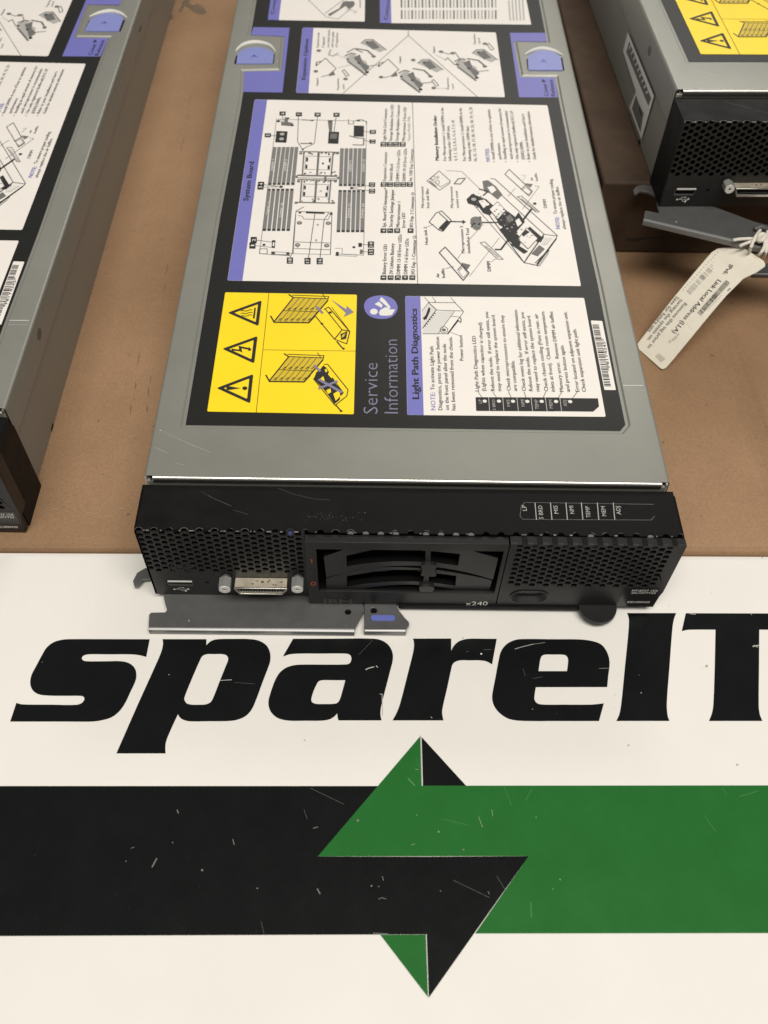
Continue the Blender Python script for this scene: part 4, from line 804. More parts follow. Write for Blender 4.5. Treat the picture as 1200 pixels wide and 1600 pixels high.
# bare metal where the black paint has chipped off the folded edge, glints painted in
mb = MB()
for i, (a, b) in enumerate(zip([BXL]+xn, xn+[BXR-0.0004])):
    xa, xb = (a+RH if i else a), (b-RH if i < len(xn) else b)
    n = random.choice((1, 1, 2)) if a < -0.04 else random.choice((0, 0, 1, 1))
    for q in range(n):
        s0 = random.uniform(xa, xb-0.0004); s1 = min(xb, s0+random.uniform(0.0004, 0.0022)); d = random.uniform(0.00014, 0.00036)
        mb.face([(s0, YL-0.00008, ZT+0.00006), (s1, YL-0.00008, ZT+0.00006), (s1-0.0001, YL+d, ZT+0.00008), (s0+0.0001, YL+d*.7, ZT+0.00008)], random.choice(('sticker_dark', 'rim_wear_glint', 'rim_wear_glint', 'bare_edge_glint')))
        mb.face([(s0, YL-0.00010, ZT+0.00006), (s1, YL-0.00010, ZT+0.00006), (s1-0.0001, YL-0.00010, ZT-d), (s0+0.0001, YL-0.00010, ZT-d*.8)], 'bare_edge_glint')
for i, x in enumerate(xn):                            # worn rims of the half holes, their highlights painted as pale arcs
    if random.random() < (0.9 if x < -0.02 else 0.45):
        r0, r1 = RH+0.00002, RH+random.uniform(0.00010, 0.00022); full = x < -0.02 and random.random() < 0.7
        a0 = random.uniform(0, 0.4) if full else random.uniform(0, 1.6); a1 = math.pi-random.uniform(0, 0.4) if full else a0+random.uniform(0.6, 1.5)
        pts = [a0+(a1-a0)*k/5 for k in range(6)]
        for p, q in zip(pts, pts[1:]):
            mb.face([(x+r0*math.cos(p), YL+r0*.92*math.sin(p), ZT+0.00006), (x+r1*math.cos(p), YL+r1*.92*math.sin(p), ZT+0.00006), (x+r1*math.cos(q), YL+r1*.92*math.sin(q), ZT+0.00006), (x+r0*math.cos(q), YL+r0*.92*math.sin(q), ZT+0.00006)], 'rim_wear_glint')
A = Art(mb, lambda px, py: onz(px, py, ZT), lambda u, v, l: (u, v, ZT+0.00007)); c = crop(200, 730, 2.609)
for pts, wd in (([(325, 115), (350, 128), (420, 158)], 3.5), ([(430, 175), (490, 193)], 2.5), ([(610, 85), (680, 112), (760, 130), (825, 134)], 2.2), ([(300, 100), (325, 115)], 2)): A.line(c, pts, wd*0.8, 'bezel_scratch', 0)
for k in range(46): A.dot(c, random.gauss(840, 70), random.gauss(205, 9), random.uniform(1, 2.6), random.choice(('bezel_scratch', 'bezel_scratch', 'faint_scuff')), 0, 5)
for k in range(30): A.dot(c, random.uniform(60, 2100), random.uniform(100, 225), random.uniform(0.6, 1.3), 'bezel_scratch', 0, 5)
# dust caught on the grille webs
for k in range(70):
    x, z = random.uniform(-0.105, -0.045), random.uniform(0.021, 0.046); mb.flat([ring(x, z, random.uniform(0.00008, 0.0002), 5)], lambda u, v: (u, YL-0.00006, v), 'faint_scuff')
mb.build('paint_chip', bezel, smooth=0)
# grey spring tabs showing through the middle notches
for x in xn:
    px_ok = -0.024 < x < 0.030 and abs(x-0.0005) > 0.0025
    if px_ok or (x > 0.04 and random.random() < 0.12):
        mb = MB(); mb.prism([[(x-0.0013, YL-0.0002), (x+0.0013, YL-0.0002), (x+0.0012, YL+0.0006), (x+0.0007, YL+0.0011), (x-0.0007, YL+0.0011), (x-0.0012, YL+0.0006)]], lambda u, v, w: (u, v, ZT-0.0011+w), 0, 0.0007, 'spring_grey'); mb.build('spring_tab', bezel, bevel=0.0002)
mb = MB(); xq = xn[10]; mb.prism([hexa(xq, YL+0.0001, 0.0011)], lambda u, v, w: (u, v, ZT-0.0014+w), 0, 0.0008, 'touch_blue')
mb.prism([hexa(xq, ZT-CZ, 0.0012)], lambda u, v, w: (u, YL+0.0014-w, v), 0, 0.0006, 'touch_blue'); mb.build('touch_point', bezel)
# printed scale of light names on the top face
mb = MB(); A = Art(mb, lambda px, py: onz(px, py, ZT), lambda u, v, l: (u, v, ZT+0.0001+l)); c = crop(640, 730, 2.609)
A.line(c, [(995, 152), (470, 144), (455, 158), (450, 200), (462, 213), (985, 216), (998, 200)], 2.2, 'sticker_dark', 0)
for x in (511, 574, 637, 700, 765, 830): A.line(c, [(x, 146), (x+6, 214)], 3.2, 'pale_ink', 0.00002)
for t, a, b in (('LP', (478, 178), (474, 155)), ('S BRD', (545, 212), (540, 157)), ('MIS', (607, 190), (602, 157)), ('NMI', (672, 190), (666, 158)), ('TEMP', (738, 206), (732, 160)), ('MEM', (802, 200), (796, 160)), ('ADJ', (862, 194), (856, 160))): A.text(c, t, a, b, 18, 'pale_ink', 0.00002)
mb.build('light_scale', bezel, smooth=0)

# USB socket, display connector and its two jack posts
mb = MB(); xa, xb = sorted((u0[0], u1[0])); za, zb2 = sorted((u0[1], u1[1]))
mb.box(xa, xb, YL+0.008, YL+0.0081, za, zb2, 'void')
mb.box(xa+0.0008, xb-0.0002, YL-0.0002, YL+0.008, zb2-0.0013, zb2-0.0006, 'white_steel'); mb.box(xa+0.0002, xb-0.0002, YL+0.0004, YL+0.008, za+0.0001, za+0.0005, 'dull_steel')
for x in (xa+0.0001, xb-0.0005): mb.box(x, x+0.0004, YL+0.0004, YL+0.008, za+0.0006, zb2-0.0007, 'dull_steel')
mb.box(xa+0.0012, xb-0.0012, YL+0.0012, YL+0.0075, (za+zb2)/2-0.0004, (za+zb2)/2+0.0009, 'black_plastic')
mb.build('usb_socket', server)
mb = MB(); A = Art(mb, lambda px, py: onf(px, py, YL), lambda u, v, l: (u, YL-0.00008-l, v)); c = crop(200, 820, 4)
A.line(c, [(288, 401), (380, 401)], 3, 'white_ink', 0); A.dot(c, 290, 402, 7, 'white_ink', 0); A.fill(c, [(372, 394), (386, 401), (372, 408)], 'white_ink', 0); A.line(c, [(305, 401), (322, 392), (345, 392)], 3, 'white_ink', 0); A.line(c, [(325, 401), (342, 411), (362, 411)], 3, 'white_ink', 0); A.dot(c, 346, 392, 5, 'white_ink', 0); A.fill(c, [(356, 406), (368, 406), (368, 416), (356, 416)], 'white_ink', 0)
mb.build('port_symbol', bezel, smooth=0)
c = crop(200, 820, 4)
YC = YL-0.0052
a = onf(*c(664, 396), YC); b = onf(*c(992, 398), YC); lo = onf(*c(700, 434), YC); lo2 = onf(*c(962, 434), YC)
zt, zl = (a[1]+b[1])/2, (lo[1]+lo2[1])/2
D = [(a[0], zt), (a[0]+0.0002, zt-0.0012), (lo[0], zl), (lo2[0], zl), (b[0]-0.0002, zt-0.0012), (b[0], zt)]
mb = MB()
inn = offset_loop(D, -0.0005)
mb.prism([D, inn], lambda u, v, w: (u, YL-w, v), 0.0, YL-YC, 'stained_tin')
mb.prism([offset_loop(D, 0.0002), inn], lambda u, v, w: (u, YC+0.0006-w, v), 0.0, 0.0008, 'bright_steel')
mb.flat([inn], lambda u, v: (u, YC+0.0014, v), 'void')
xc = (lo[0]+lo2[0])/2
for rw in (0, 1):
    for i in range(15):
        x = lo[0]+0.0006+(lo2[0]-lo[0]-0.0012)*(i+0.5*rw)/15; z = zl+0.0009+0.0011*rw
        mb.box(x-0.00022, x+0.00022, YC+0.0005, YC+0.0013, z-0.00022, z+0.00022, 'dull_steel')
for k in range(9): # grime on the shell
    x = random.uniform(a[0]+0.001, b[0]-0.001); y = random.uniform(YC+0.0012, YL-0.0004); mb.flat([[(x+random.uniform(.0003, .0009)*math.cos(t), y+random.uniform(.0002, .0006)*math.sin(t)) for t in [q*math.pi/3.5 for q in range(7)]]], lambda u, v: (u, v, zt+0.00006), 'rust')
mb.build('display_connector', server, bevel=0.0002)
for px, py in ((351, 921), (464.5, 921)):
    yp = YL-0.0062; x, z = onf(px, py, yp)
    mb = MB(); mb.prism([[(x+0.0028*math.cos(math.pi/3*k+math.pi/6), z+0.0028*math.sin(math.pi/3*k+math.pi/6)) for k in range(6)], ring(x, z, 0.0008, 12)], lambda u, v, w: (u, YL-w, v), 0.0012, 0.0060, 'post_steel')
    mb.prism([ring(x, z, 0.0024, 16), ring(x, z, 0.0008, 12)], lambda u, v, w: (u, YL-w, v), 0.0060, 0.0065, 'white_steel')
    mb.prism([ring(x, z, 0.0020, 14)], lambda u, v, w: (u, YL-w, v), 0.0, 0.0014, 'dull_steel'); mb.flat([ring(x, z, 0.0008, 12)], lambda u, v: (u, YL-0.0035, v), 'sticker_dark')
    mb.build('jack_post', server, smooth=0)

# drive bay with two drives
c = crop(470, 820, 3.636)
ox0, oz1 = onf(494.5, 858.5, YB); ox1, oz0 = onf(783, 927.5, YB)
ox0 = onf(496, 890, YB)[0]; ox1 = onf(780, 895, YB)[0]
mb = MB()
plate(mb, rect(XBAY0, 0.0006, XBAY1, ZT-0.0010), [rect(ox0, oz0, ox1, oz1)[::-1]], YB, 0.0016, 'black_plastic')
mb.box(XBAY0, XBAY1, YB+0.0012, YL-0.0002, ZT-0.0022, ZT-0.0011, 'black_plastic')
mb.box(XBAY0, XBAY0+0.0008, YB+0.0012, YL, 0.0008, ZT-0.0024, 'black_plastic'); mb.box(XBAY1-0.0008, XBAY1, YB+0.0012, YL, 0.0008, ZT-0.0024, 'black_plastic')
mb.box(ox0-0.002, ox1+0.002, YB+0.014, YB+0.0145, 0.001, ZT-0.003, 'void')
mb.box(ox0-0.0016, ox1+0.0016, YB+0.0018, YB+0.014, oz1+0.0002, oz1+0.001, 'void'); mb.box(ox0-0.0016, ox1+0.0016, YB+0.0018, YB+0.014, oz0-0.001, oz0-0.0002, 'void')
bay = mb.build('drive_bay', server, bevel=0.0003)
mb = MB(); A = Art(mb, lambda px, py: onf(px, py, YB), lambda u, v, l: (u, YB-0.00008-l, v))
A.line(c, [(50, 198), (66, 198)], 4, 'red_ink', 0); A.line(c, [(62, 198), (62, 216)], 4, 'red_ink', 0); A.line(c, [(72+12*math.cos(t), 333+10*math.sin(t)) for t in [k*math.pi/5 for k in range(10)]], 4.5, 'red_ink', 0, True)
A.text(c, 'x240', (935, 457), (1060, 457), 23, 'white_ink', 0, 0.0)
A.text(c, 'IBM', (135, 448), (288, 450), 29, 'dim_ink', 0, 0.04)
for k in range(1, 7): A.line(c, [(132, 420+4.2*k), (290, 421+4.2*k)], 1.2, 'black_plastic', 0.00006)
mb.build('bay_lettering', bay, smooth=0)
YD = YB+0.0016
D2 = lambda x, y: onf(*c(x, y), YD)
def drive(outline, windows, clip, rib):
    mb = MB(); lp = [D2(*p) for p in outline]
    mb.prism([lp]+[[D2(*p) for p in wnd] for wnd in windows], lambda u, v, w: (u, YD+0.0030-w, v), 0, 0.0030, 'grey_plastic', 'void')  # side walls near black: shade painted into the window openings
    lo = min(p[1] for p in lp); hi = max(p[1] for p in lp)
    o = mb.build('drive_carrier', bay, bevel=0.00035)
    m2 = MB(); lp = [D2(*p) for p in smooth_loop(clip, 3)]
    m2.prism([lp], lambda u, v, w: (u, YD+0.0002-w, v), 0, 0.0016, 'grey_plastic'); q = [D2(*p) for p in rib]
    m2.prism([q], lambda u, v, w: (u, YD+0.0024-w, v), 0, 0.0012, 'black_plastic')
    m2.build('latch_clip', bay, bevel=0.0003)
arc = lambda x0, y0, xm, ym, x1, y1, n=12: [((1-t)**2*x0+2*t*(1-t)*xm+t*t*x1, (1-t)**2*y0+2*t*(1-t)*ym+t*t*y1) for t in [k/n for k in range(n+1)]]
drive([(130, 182)]+arc(280, 128, 600, 100, 900, 128)+[(1122, 190), (1092, 312)]+arc(1040, 296, 600, 166, 145, 300)[0:],
      [[(258, 176)]+arc(262, 236, 480, 196, 706, 212)+[(710, 150), (600, 134), (420, 140)], [(738, 150), (738, 210), (893, 232), (905, 166)]], [(685, 216), (728, 210), (770, 218), (762, 245), (768, 275), (725, 278), (682, 272), (690, 245)], [(716, 140), (738, 140), (734, 235), (712, 235)])
drive([(143, 306)]+arc(300, 256, 600, 208, 1040, 304)+[(1086, 318), (1058, 420), (968, 393)]+arc(960, 392, 640, 292, 250, 384)+[(240, 388), (148, 388)],
      [[(262, 292)]+arc(262, 352, 480, 310, 694, 324)+[(706, 268), (600, 256), (420, 266)], [(728, 271), (728, 324), (878, 347), (884, 290)]], [(672, 340), (714, 334), (758, 342), (750, 365), (756, 390), (712, 393), (668, 388), (676, 365)], [(704, 262), (722, 262), (720, 350), (700, 350)])

# protruding right block: perforated panel with power button and identity print
ZB2 = ZT-0.0006
mb = MB(); c = crop(780, 820, 4)
xR0, xR1 = XBAY1+0.0004, BXR+0.0004
zlow = onf(*c(560, 380), YB)[1]; ztop = onf(*c(560, 140), YB)[1]
holes = []; i = 0; x = onf(*c(82, 145), YB)[0]
while x < xR1-0.0040:
    if x-RH > xR0+0.0002:
        j = 0
        while True:
            z = zlow + CZ*j + (CZ/2 if i % 2 else 0)
            if z > ztop+0.0010: break
            holes.append(hexa(x, z)); j += 1
    x += CX; i += 1
pw = onf(*c(186, 448), YB); hx = abs(onf(*c(300, 448), YB)[0]-pw[0]); hz = abs(onf(*c(186, 480), YB)[1]-pw[1])
pill = [(pw[0]+sx*(hx-hz)+hz*math.cos(t), pw[1]+hz*math.sin(t)) for sx, t0 in ((1, -math.pi/2), (-1, math.pi/2)) for t in [t0+math.pi*k/8 for k in range(9)]]
outer = [(xR0, 0.0006), (xR1-0.0012, 0.0006), (xR1-0.0006, 0.010), (xR1, 0.013), (xR1, ZB2), (xR0, ZB2)]
plate(mb, outer, holes+[pill], YB, 0.0010, 'black_plastic')
mb.box(xR0, xR1, YB+0.0010, YL-0.0002, ZB2-0.0010, ZB2, 'black_plastic')
mb.box(xR1-0.0009, xR1, YB+0.0010, YL+0.004, 0.012, ZB2-0.001, 'black_plastic'); mb.box(xR1-0.0018, xR1-0.0009, YB+0.0010, YL+0.002, 0.0008, 0.012, 'black_plastic'); mb.box(xR0, xR0+0.0006, YB+0.001, YL, 0.001, ZB2-0.001, 'black_plastic')
mb.box(xR0, xR1-0.002, YL+0.0020, YL+0.0024, 0.0008, ZB2-0.0016, 'void')
for k in range(11):
    xg = xR0+0.0046+0.00595*k; mb.box(xg, xg+0.0022, YB-0.00005, YL-0.0006, ZB2-0.0001, ZB2+0.00012, 'black_steel')
block = mb.build('vent_panel', server, bevel=0.00025)
mb = MB()
mb.prism([offset_loop(pill, 0.0005), pill], lambda u, v, w: (u, YB-w, v), 0.0, 0.0005, 'grey_plastic')
inn = [(pw[0]+(u-pw[0])*0.80, pw[1]+(v-pw[1])*0.62) for u, v in pill]
for i in range(len(pill)):
    j = (i+1) % len(pill); mb.face([(pill[i][0], YB, pill[i][1]), (pill[j][0], YB, pill[j][1]), (inn[j][0], YB+0.0020, inn[j][1]), (inn[i][0], YB+0.0020, inn[i][1])], 'grey_plastic')
mb.flat([inn], lambda u, v: (u, YB+0.0020, v), 'glossy_black')
cx0, cz0 = onf(*c(184, 428), YB)
for k in range(12):
    t0, t1 = -0.9+k*0.41, -0.9+(k+1)*0.41
    if k in (4, 5): continue
mb.prism([ring(cx0, cz0-0.0004, 0.0014, 16), ring(cx0, cz0-0.0004, 0.0010, 16)], lambda u, v, w: (u, YB+0.0016-w, v), 0, 0.0002, 'grey_ink'); mb.box(cx0-0.0002, cx0+0.0002, YB+0.0013, YB+0.0016, cz0-0.0004, cz0+0.0010, 'grey_ink')
mb.build('power_button', server, bevel=0.00015)
mb = MB(); A = Art(mb, lambda px, py: onf(px, py, YB), lambda u, v, l: (u, YB-0.00010-l, v))
A.fill(c, [(785, 394), (1010, 396), (962, 512), (732, 508)], 'glossy_black', -0.00003); A.line(c, [(5, 391), (760, 394)], 2, 'grey_plastic', 0)
A.text(c, 'MT:8737 15X', (828, 416), (990, 417), 12, 'white_ink', 0, 0.01); A.text(c, 'SN:10YYY50', (824, 430), (976, 431), 11, 'white_ink', 0, 0.01); A.text(c, 'EID:000430', (800, 487), (938, 488), 12, 'white_ink', 0, 0.01)
mb.build('identity_print', block, smooth=0)
mb = MB(); x, y = onz(*c(614, 520), 0.0008); r = 0.0083
mb.prism([ring(x, y+0.0006, r, 40)], lambda u, v, w: (u, v, w), -0.0006, 0.0016, 'black_plastic'); mb.build('pull_tab', server, bevel=0.0004)
mb = MB()
p0 = onz(623, 949, 0)[0]; p1 = onz(957, 955, 0)[0]
mb.box(p0, p1, YB-0.0012, YB+0.004, -0.0012, 0.0005, 'black_steel'); mb.build('bottom_rail', server, bevel=0.0003)

# ejector lever: a folded plate lying under the front, pivoting at its left end
PIV = (-0.0975, -0.0136)
zl0, zl1 = -0.0016, -0.0002
Lp = lambda x, y: onz(x, y, zl1)
mb = MB()
fe = lambda x: -0.0408
out = [Lp(255, 928), Lp(257.5, 941), Lp(261, 953), Lp(258.5, 956.5), Lp(236, 957), Lp(233, 960), (Lp(233, 975)[0], -0.0402), (Lp(554, 975)[0], -0.0399), Lp(563, 966), Lp(568, 955), Lp(567.6, 945), (-0.0215, -0.0222), (-0.0532, -0.0206), (-0.0772, -0.0152), (-0.088, -0.0095), (-0.1000, -0.0085),
       (-0.1100, -0.0092), (-0.1150, -0.0104), (-0.1180, -0.0128), (-0.1192, -0.0170), (-0.1180, -0.0200), (-0.1168, -0.0196), (-0.1150, -0.0163), (-0.1112, -0.0158), (-0.1060, -0.0175), (-0.1050, -0.0215)]
hl = onz(543.7, 956, zl1)
mb.prism([out, ring(hl[0], hl[1], 0.0014, 14)], lambda u, v, w: (u, v, w), zl0, zl1, 'dull_steel')
xa, xb = Lp(233, 975)[0], Lp(554, 975)[0]
lipp = [(-0.0396, zl1), (-0.0404, zl1-0.0001), (-0.0411, zl1-0.0005), (-0.0414, zl1-0.0012), (-0.0414, -0.0036), (-0.0406, -0.0036), (-0.0404, zl0)]
for (ya, za), (yb, zb3) in zip(lipp, lipp[1:]): mb.face([(xa, ya, za), (xb, ya-0.0000, za), (xb, yb, zb3), (xa, yb, zb3)], 'lip_highlight_steel')
for x in (xa, xb): mb.flat([lipp], lambda u, v, x=x: (x, u, v), 'dull_steel')
mb.flat([ring(hl[0], hl[1], 0.0015, 14)], lambda u, v: (u, v, zl0-0.0002), 'void')
bx, by = onz(295, 969, zl1); mb.prism([ring(bx, by, 0.0007, 8)], lambda u, v, w: (u, v, w), zl1, zl1+0.0003, 'bright_steel')
lever = mb.build('ejector_lever', server, bevel=0.0003, loc=(PIV[0], PIV[1], 0))
def lev_part(mb, name, bevel=0.0003, smooth=35):
    o = mb.build(name, lever, bevel=bevel, loc=(PIV[0], PIV[1], 0), smooth=smooth); o.location = (0, 0, 0); return o
mb = MB(); c6 = crop(470, 820, 3.636); q = lambda x, y: onz(*c6(x, y), zl1)
hl2 = onz(584, 954, zl1)
lt = [(q(360, 450)[0], -0.0245), q(360, 560), (q(360, 585)[0], -0.0402), (q(595, 585)[0], -0.0400), q(615, 568), q(614, 552), q(590, 528), q(560, 490), q(545, 468), (q(540, 450)[0], -0.0245)]
mb.prism([lt, ring(hl2[0], hl2[1], 0.0014, 14)], lambda u, v, w: (u, v, w), zl0, zl1+0.0002, 'dull_steel')
xa, xb = q(360, 585)[0], q(598, 585)[0]
lipp = [(y+0.0003, z+0.0002) for y, z in lipp]
for (ya, za), (yb, zb3) in zip(lipp, lipp[1:]): mb.face([(xa, ya, za), (xb, ya, za), (xb, yb, zb3), (xa, yb, zb3)], 'lip_highlight_steel')
for x in (xa, xb): mb.flat([lipp], lambda u, v, x=x: (x, u, v), 'dull_steel')
mb.flat([ring(hl2[0], hl2[1], 0.0015, 14)], lambda u, v: (u, v, zl0-0.0002), 'void')
lev_part(mb, 'lever_latch')
mb = MB(); b0 = q(397, 533); b1 = q(537, 533); rr = abs(q(460, 518)[1]-q(460, 550)[1])/2
ym = (b0[1]+b1[1])/2
mb.prism([[(x0+sx*rr*math.cos(t), ym+rr*math.sin(t)*(1 if sx > 0 else 1)) for x0, sx, ts in ((b1[0]-rr, 1, [-math.pi/2+math.pi*k/8 for k in range(9)]), (b0[0]+rr, 1, [math.pi/2+math.pi*k/8 for k in range(9)])) for t in ts]], lambda u, v, w: (u, v, w), zl1, zl1+0.0008, 'deep_blue_grip')
lev_part(mb, 'latch_grip', 0.0003)

# ------------------------------------------------------------------ the other two servers are copies of the first
def copy_server(fr, label, skip=()):
    r = server.copy(); COL.objects.link(r); r.location = fr.o; r.rotation_euler = (0, 0, fr.a); r['label'] = label
    made = {}
    for ch in [o for o in server.children]:
        if ch.name.split('.')[0] in skip: continue
        k = ch.copy(); COL.objects.link(k); k.parent = r; made.setdefault(ch.name.split('.')[0], k)
        for g in ch.children:
            d = g.copy(); COL.objects.link(d); d.parent = k
    return r, made
left, _ = copy_server(LEFT, 'grey blade server at the left edge, mostly cut off, its plain right side showing')
right, rm = copy_server(RIGHT, 'grey blade server raised on a brown block, lever swung open with tag tied on')
rm['ejector_lever'].rotation_euler = (0, 0, math.radians(-22.6)); rm['ejector_lever']['label'] = 'ejector lever swung open'
# white asset sticker on the side of the raised server
mb = MB(); c = crop(840, 0, 3.333); xs = -W2-0.00014
A = Art(mb, lambda px, py: tuple(RIGHT.on(px, py, 0, xs).yz), lambda u, v, l: (xs-l, u, v))
A.fill(c, [(470, 168), (606, 500), (540, 728), (478, 560), (512, 478), (445, 265)], 'sticker', 0)
A.fill(c, [(478, 215), (592, 512), (577, 552), (462, 270)], 'sticker_dark', 0.00006); A.fill(c, [(512, 495), (530, 545), (552, 590), (536, 690), (492, 565)], 'sticker_dark', 0.00006)
for k in range(9):
    t = k/9; A.line(c, [(486+100*t, 236+270*t), (478+98*t, 252+262*t)], 3, 'sticker', 0.0001)
A.line(c, [(520, 490), (556, 580)], 5, 'sticker', 0.0001); A.line(c, [(530, 560), (540, 600)], 4, 'ink', 0.0001)
mb.build('asset_sticker', right, smooth=0)

# ------------------------------------------------------------------ brown block under the raised server, strip, tag
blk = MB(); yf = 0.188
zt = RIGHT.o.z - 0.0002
blk.box(0.1225, 0.62, yf, 0.72, T+0.0001, zt, 'shaded_board')
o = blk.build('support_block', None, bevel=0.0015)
o['label'] = 'brown block under the raised blade server, shadow darkened into its colour'; o['category'] = 'block'
mb = MB(); A = Art(mb, lambda px, py: tuple(WORLD.on(px, py, 1, yf).xz), lambda u, v, l: (u, yf-0.0001-l, v)); c = crop(920, 340, 8.571)
A.fill(c, [(485, 290), (520, 278), (620, 272), (700, 265), (960, 258), (955, 268), (760, 285), (690, 305), (620, 318), (550, 308), (500, 310)], 'torn_edge', 0)
st = mb.build('seam_tear', o, smooth=0)

mb = MB(); s0 = WORLD.on(1176, 426, 2, T+0.003); 
mb.box(s0.x, s0.x+0.11, s0.y-0.0012, s0.y+0.009, T+0.0002, T+0.0030, 'dull_steel')
o = mb.build('metal_strip', None, bevel=0.0008); o['label'] = 'grey metal strip lying on the table just behind the paper tag at the right edge'; o['category'] = 'strip'

# paper tag: a strip rising from the table to the lever it is tied to
P0 = WORLD.on(996, 537, 2, T+0.0012); P1 = WORLD.on(1035, 578, 2, T+0.0012); P2 = WORLD.on(1112, 396, 2, 0.041)
nrm = (P1-P0).cross(P2-P0).normalized()
if nrm.z < 0: nrm = -nrm
ex = (P1-P0).normalized(); ey = nrm.cross(ex)
ylen = (P2-P0).dot(ey)
def tag2(px, py):
    o, d = WORLD.ray(px, py); t = (P0-o).dot(nrm)/d.dot(nrm); p = o+d*t-P0; return (p.dot(ex), p.dot(ey))
def tag3(u, v, l=0.0):
    t = max(0.0, v)/ylen
    return tuple(P0 + ex*u + ey*v + nrm*(l + 0.0016*math.sin(math.pi*min(t, 1.0)) + 0.0035*max(0.0, t-0.82)*math.sin(40*u*10)*0.25))
c = crop(980, 330, 5.4545)
outl = [(88, 1130), (100, 1175), (285, 1340), (305, 1346), (330, 1335), (400, 1260), (560, 1075), (700, 905), (850, 720), (985, 575), (1010, 562), (1040, 548), (1100, 520), (1172, 470), (1174, 445), (1160, 420), (1020, 330), (950, 290), (860, 310), (775, 318), (720, 352), (600, 500), (450, 690), (260, 925)]
mb = MB()
pl = [tag2(*c(*p)) for p in outl]
# grid the strip finely along its length so that it can bend
def clip(poly, lo, hi):
    for sgn, lim in ((1, lo), (-1, -hi)):
        out = []
        for a, b in zip(poly, poly[1:]+poly[:1]):
            ia, ib = sgn*a[1] >= lim, sgn*b[1] >= lim
            if ia: out.append(a)
            if ia != ib:
                t = (sgn*lim-a[1])/(b[1]-a[1]); out.append((a[0]+(b[0]-a[0])*t, sgn*lim))
        poly = out
        if not poly: return poly
    return poly
vmin = min(p[1] for p in pl); vmax = max(p[1] for p in pl); N = 26
for k in range(N):
    seg = clip(pl, vmin+(vmax-vmin)*k/N, vmin+(vmax-vmin)*(k+1)/N)
    if len(seg) >= 3:
        mb.flat([seg], lambda u, v: tag3(u, v, 0.0), 'paper'); mb.flat([seg], lambda u, v: tag3(u, v, -0.0003), 'paper')
tag = mb.build('paper_tag', None, smooth=60)
tag['label'] = 'creased white paper tag with barcodes hanging from the open lever'; tag['category'] = 'tag'
mb = MB(); A = Art(mb, tag2, lambda u, v, l: tag3(u, v, 0.00012+l))
A.text(c, 'IPv6:', (872, 452), (812, 535), 40, 'ink', 0, 0.01); A.text(c, 'Link Local Address (LLA)', (774, 585), (388, 1036), 40, 'ink', 0, 0.0)
A.text(c, 'Remove this tag prior to', (494, 788), (172, 1160), 34, 'grey_ink', 0); A.text(c, 'turning the system on.', (462, 758), (168, 1098), 34, 'grey_ink', 0); A.text(c, 'Save for future use', (428, 734), (178, 1026), 34, 'grey_ink', 0)
def bars(p0, p1, depth, dens, mats):
    p0, p1 = Vector(p0), Vector(p1); L0 = (p1-p0).length; d = (p1-p0)/L0; n = Vector((d.y, -d.x)) if Vector((d.y, -d.x)).x > 0 else Vector((-d.y, d.x)); x = 0
    while x < L0:
        wd = random.choice((4, 5, 6, 9)); a = p0+d*x; b = p0+d*min(L0, x+wd)
        A.fill(c, [tuple(a), tuple(b), tuple(b+n*depth), tuple(a+n*depth)], random.choice(mats), 0); x += wd+random.choice(dens)
bars((812, 345), (512, 690), 48, (7, 9, 13, 18), ('ink', 'pale_ink', 'grey_ink', 'pale_ink')); bars((845, 590), (605, 875), 42, (4, 5, 6), ('ink', 'grey_ink', 'ink', 'grey_ink'))
for k in range(16): A.dot(c, 770-19*k+random.uniform(-2, 2), 352+22*k, 6, 'pale_ink', 0, 7)
A.line(c, [(880, 662), (860, 682)], 11, 'grey_ink', 0); A.line(c, [(810, 722), (690, 855)], 5, 'pale_ink', 0); A.line(c, [(515, 965), (560, 1025), (580, 1005)], 3, 'sticker', 0)
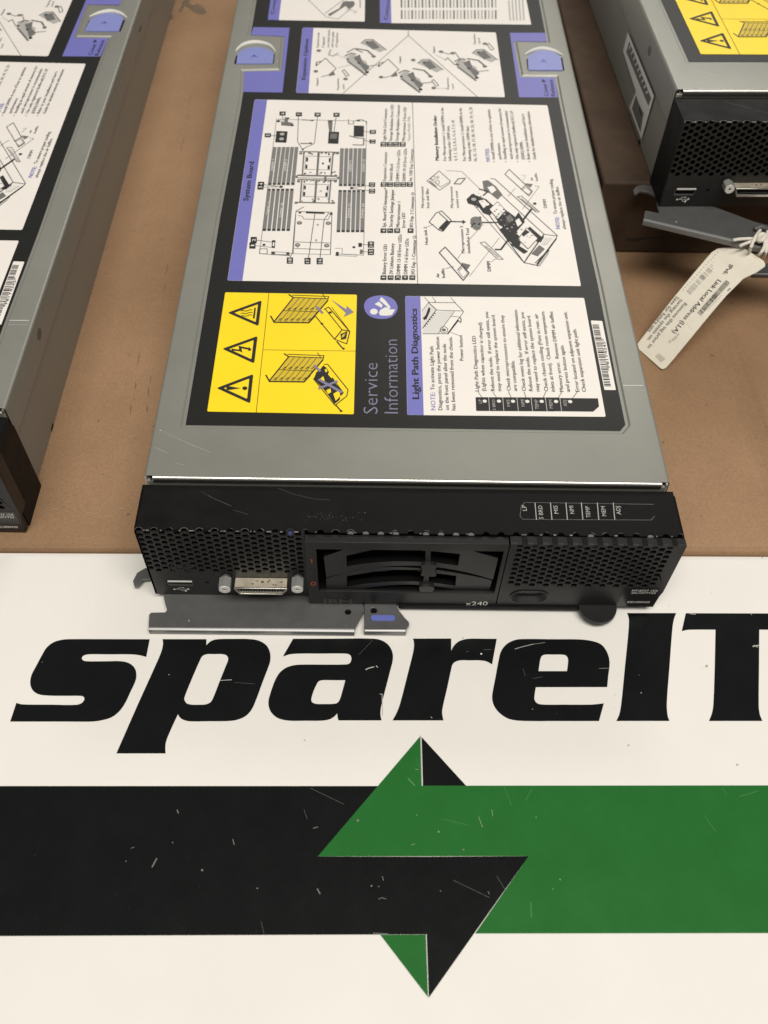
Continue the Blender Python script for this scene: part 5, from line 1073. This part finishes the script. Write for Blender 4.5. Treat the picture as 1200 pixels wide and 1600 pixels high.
for x, yy in ((400, 1100), (370, 1115), (440, 1060), (420, 1085)): A.dot(c, x, yy, random.uniform(10, 20), 'tag_stain', 0, 9)
A.fill(c, [(240, 1235), (275, 1215), (330, 1262), (290, 1290)], 'tag_stain', 0)
mb.build('tag_print', tag, smooth=0)
# string tied round the lever
zk = 0.0525
c2 = crop(1080, 330, 10)
S3 = lambda x, y, z: WORLD.on(*c2(x, y), 2, z)
mb = MB()
def cord(pts, r=0.00085):
    pp = [S3(*p) for p in pts]; out = []
    for i in range(len(pp)-1):
        a = pp[max(0, i-1)]; b = pp[i]; d = pp[i+1]; e = pp[min(len(pp)-1, i+2)]
        for k in range(6):
            t = k/6; out.append(0.5*((2*b)+(d-a)*t+(2*a-5*b+4*d-e)*t*t+(3*b-a-3*d+e)*t**3))
    out.append(pp[-1]); mb.tube(out, r, 'string', 8)
cord([(660, 452, zk), (780, 435, zk+.001), (960, 430, zk+.001), (1060, 430, zk)])
cord([(760, 545, zk-.001), (850, 505, zk+.0005), (960, 470, zk+.001), (1060, 440, zk)])
cord([(890, 700, zk-.008), (925, 590, zk), (975, 450, zk+.002), (1030, 360, zk+.002), (1075, 300, zk)])
cord([(1000, 720, zk-.008), (1080, 660, zk-.001), (1140, 560, zk+.001), (1150, 470, zk+.002), (1110, 420, zk+.001)])
cord([(1120, 745, zk-.008), (1160, 660, zk-.001), (1185, 560, zk+.001), (1170, 470, zk+.002), (1120, 400, zk+.001)])
cord([(1190, 320, zk), (1185, 400, zk+.001), (1195, 470, zk+.001), (1230, 560, zk)])
cord([(1040, 440, zk+.001), (1070, 380, zk+.003), (1130, 365, zk+.003), (1130, 430, zk+.003), (1070, 460, zk+.002), (1040, 430, zk+.001)], 0.0013)
mb.build('tie_string', tag)
mb = MB(); p = S3(1090, 285, zk); mb.tube([p+Vector((-0.0035, 0, 0)), p+Vector((0, 0.0008, 0.0008)), p+Vector((0.0035, 0, 0))], [0.0011, 0.0016, 0.0011], 'dull_steel', 10); mb.build('wire_clip', tag)
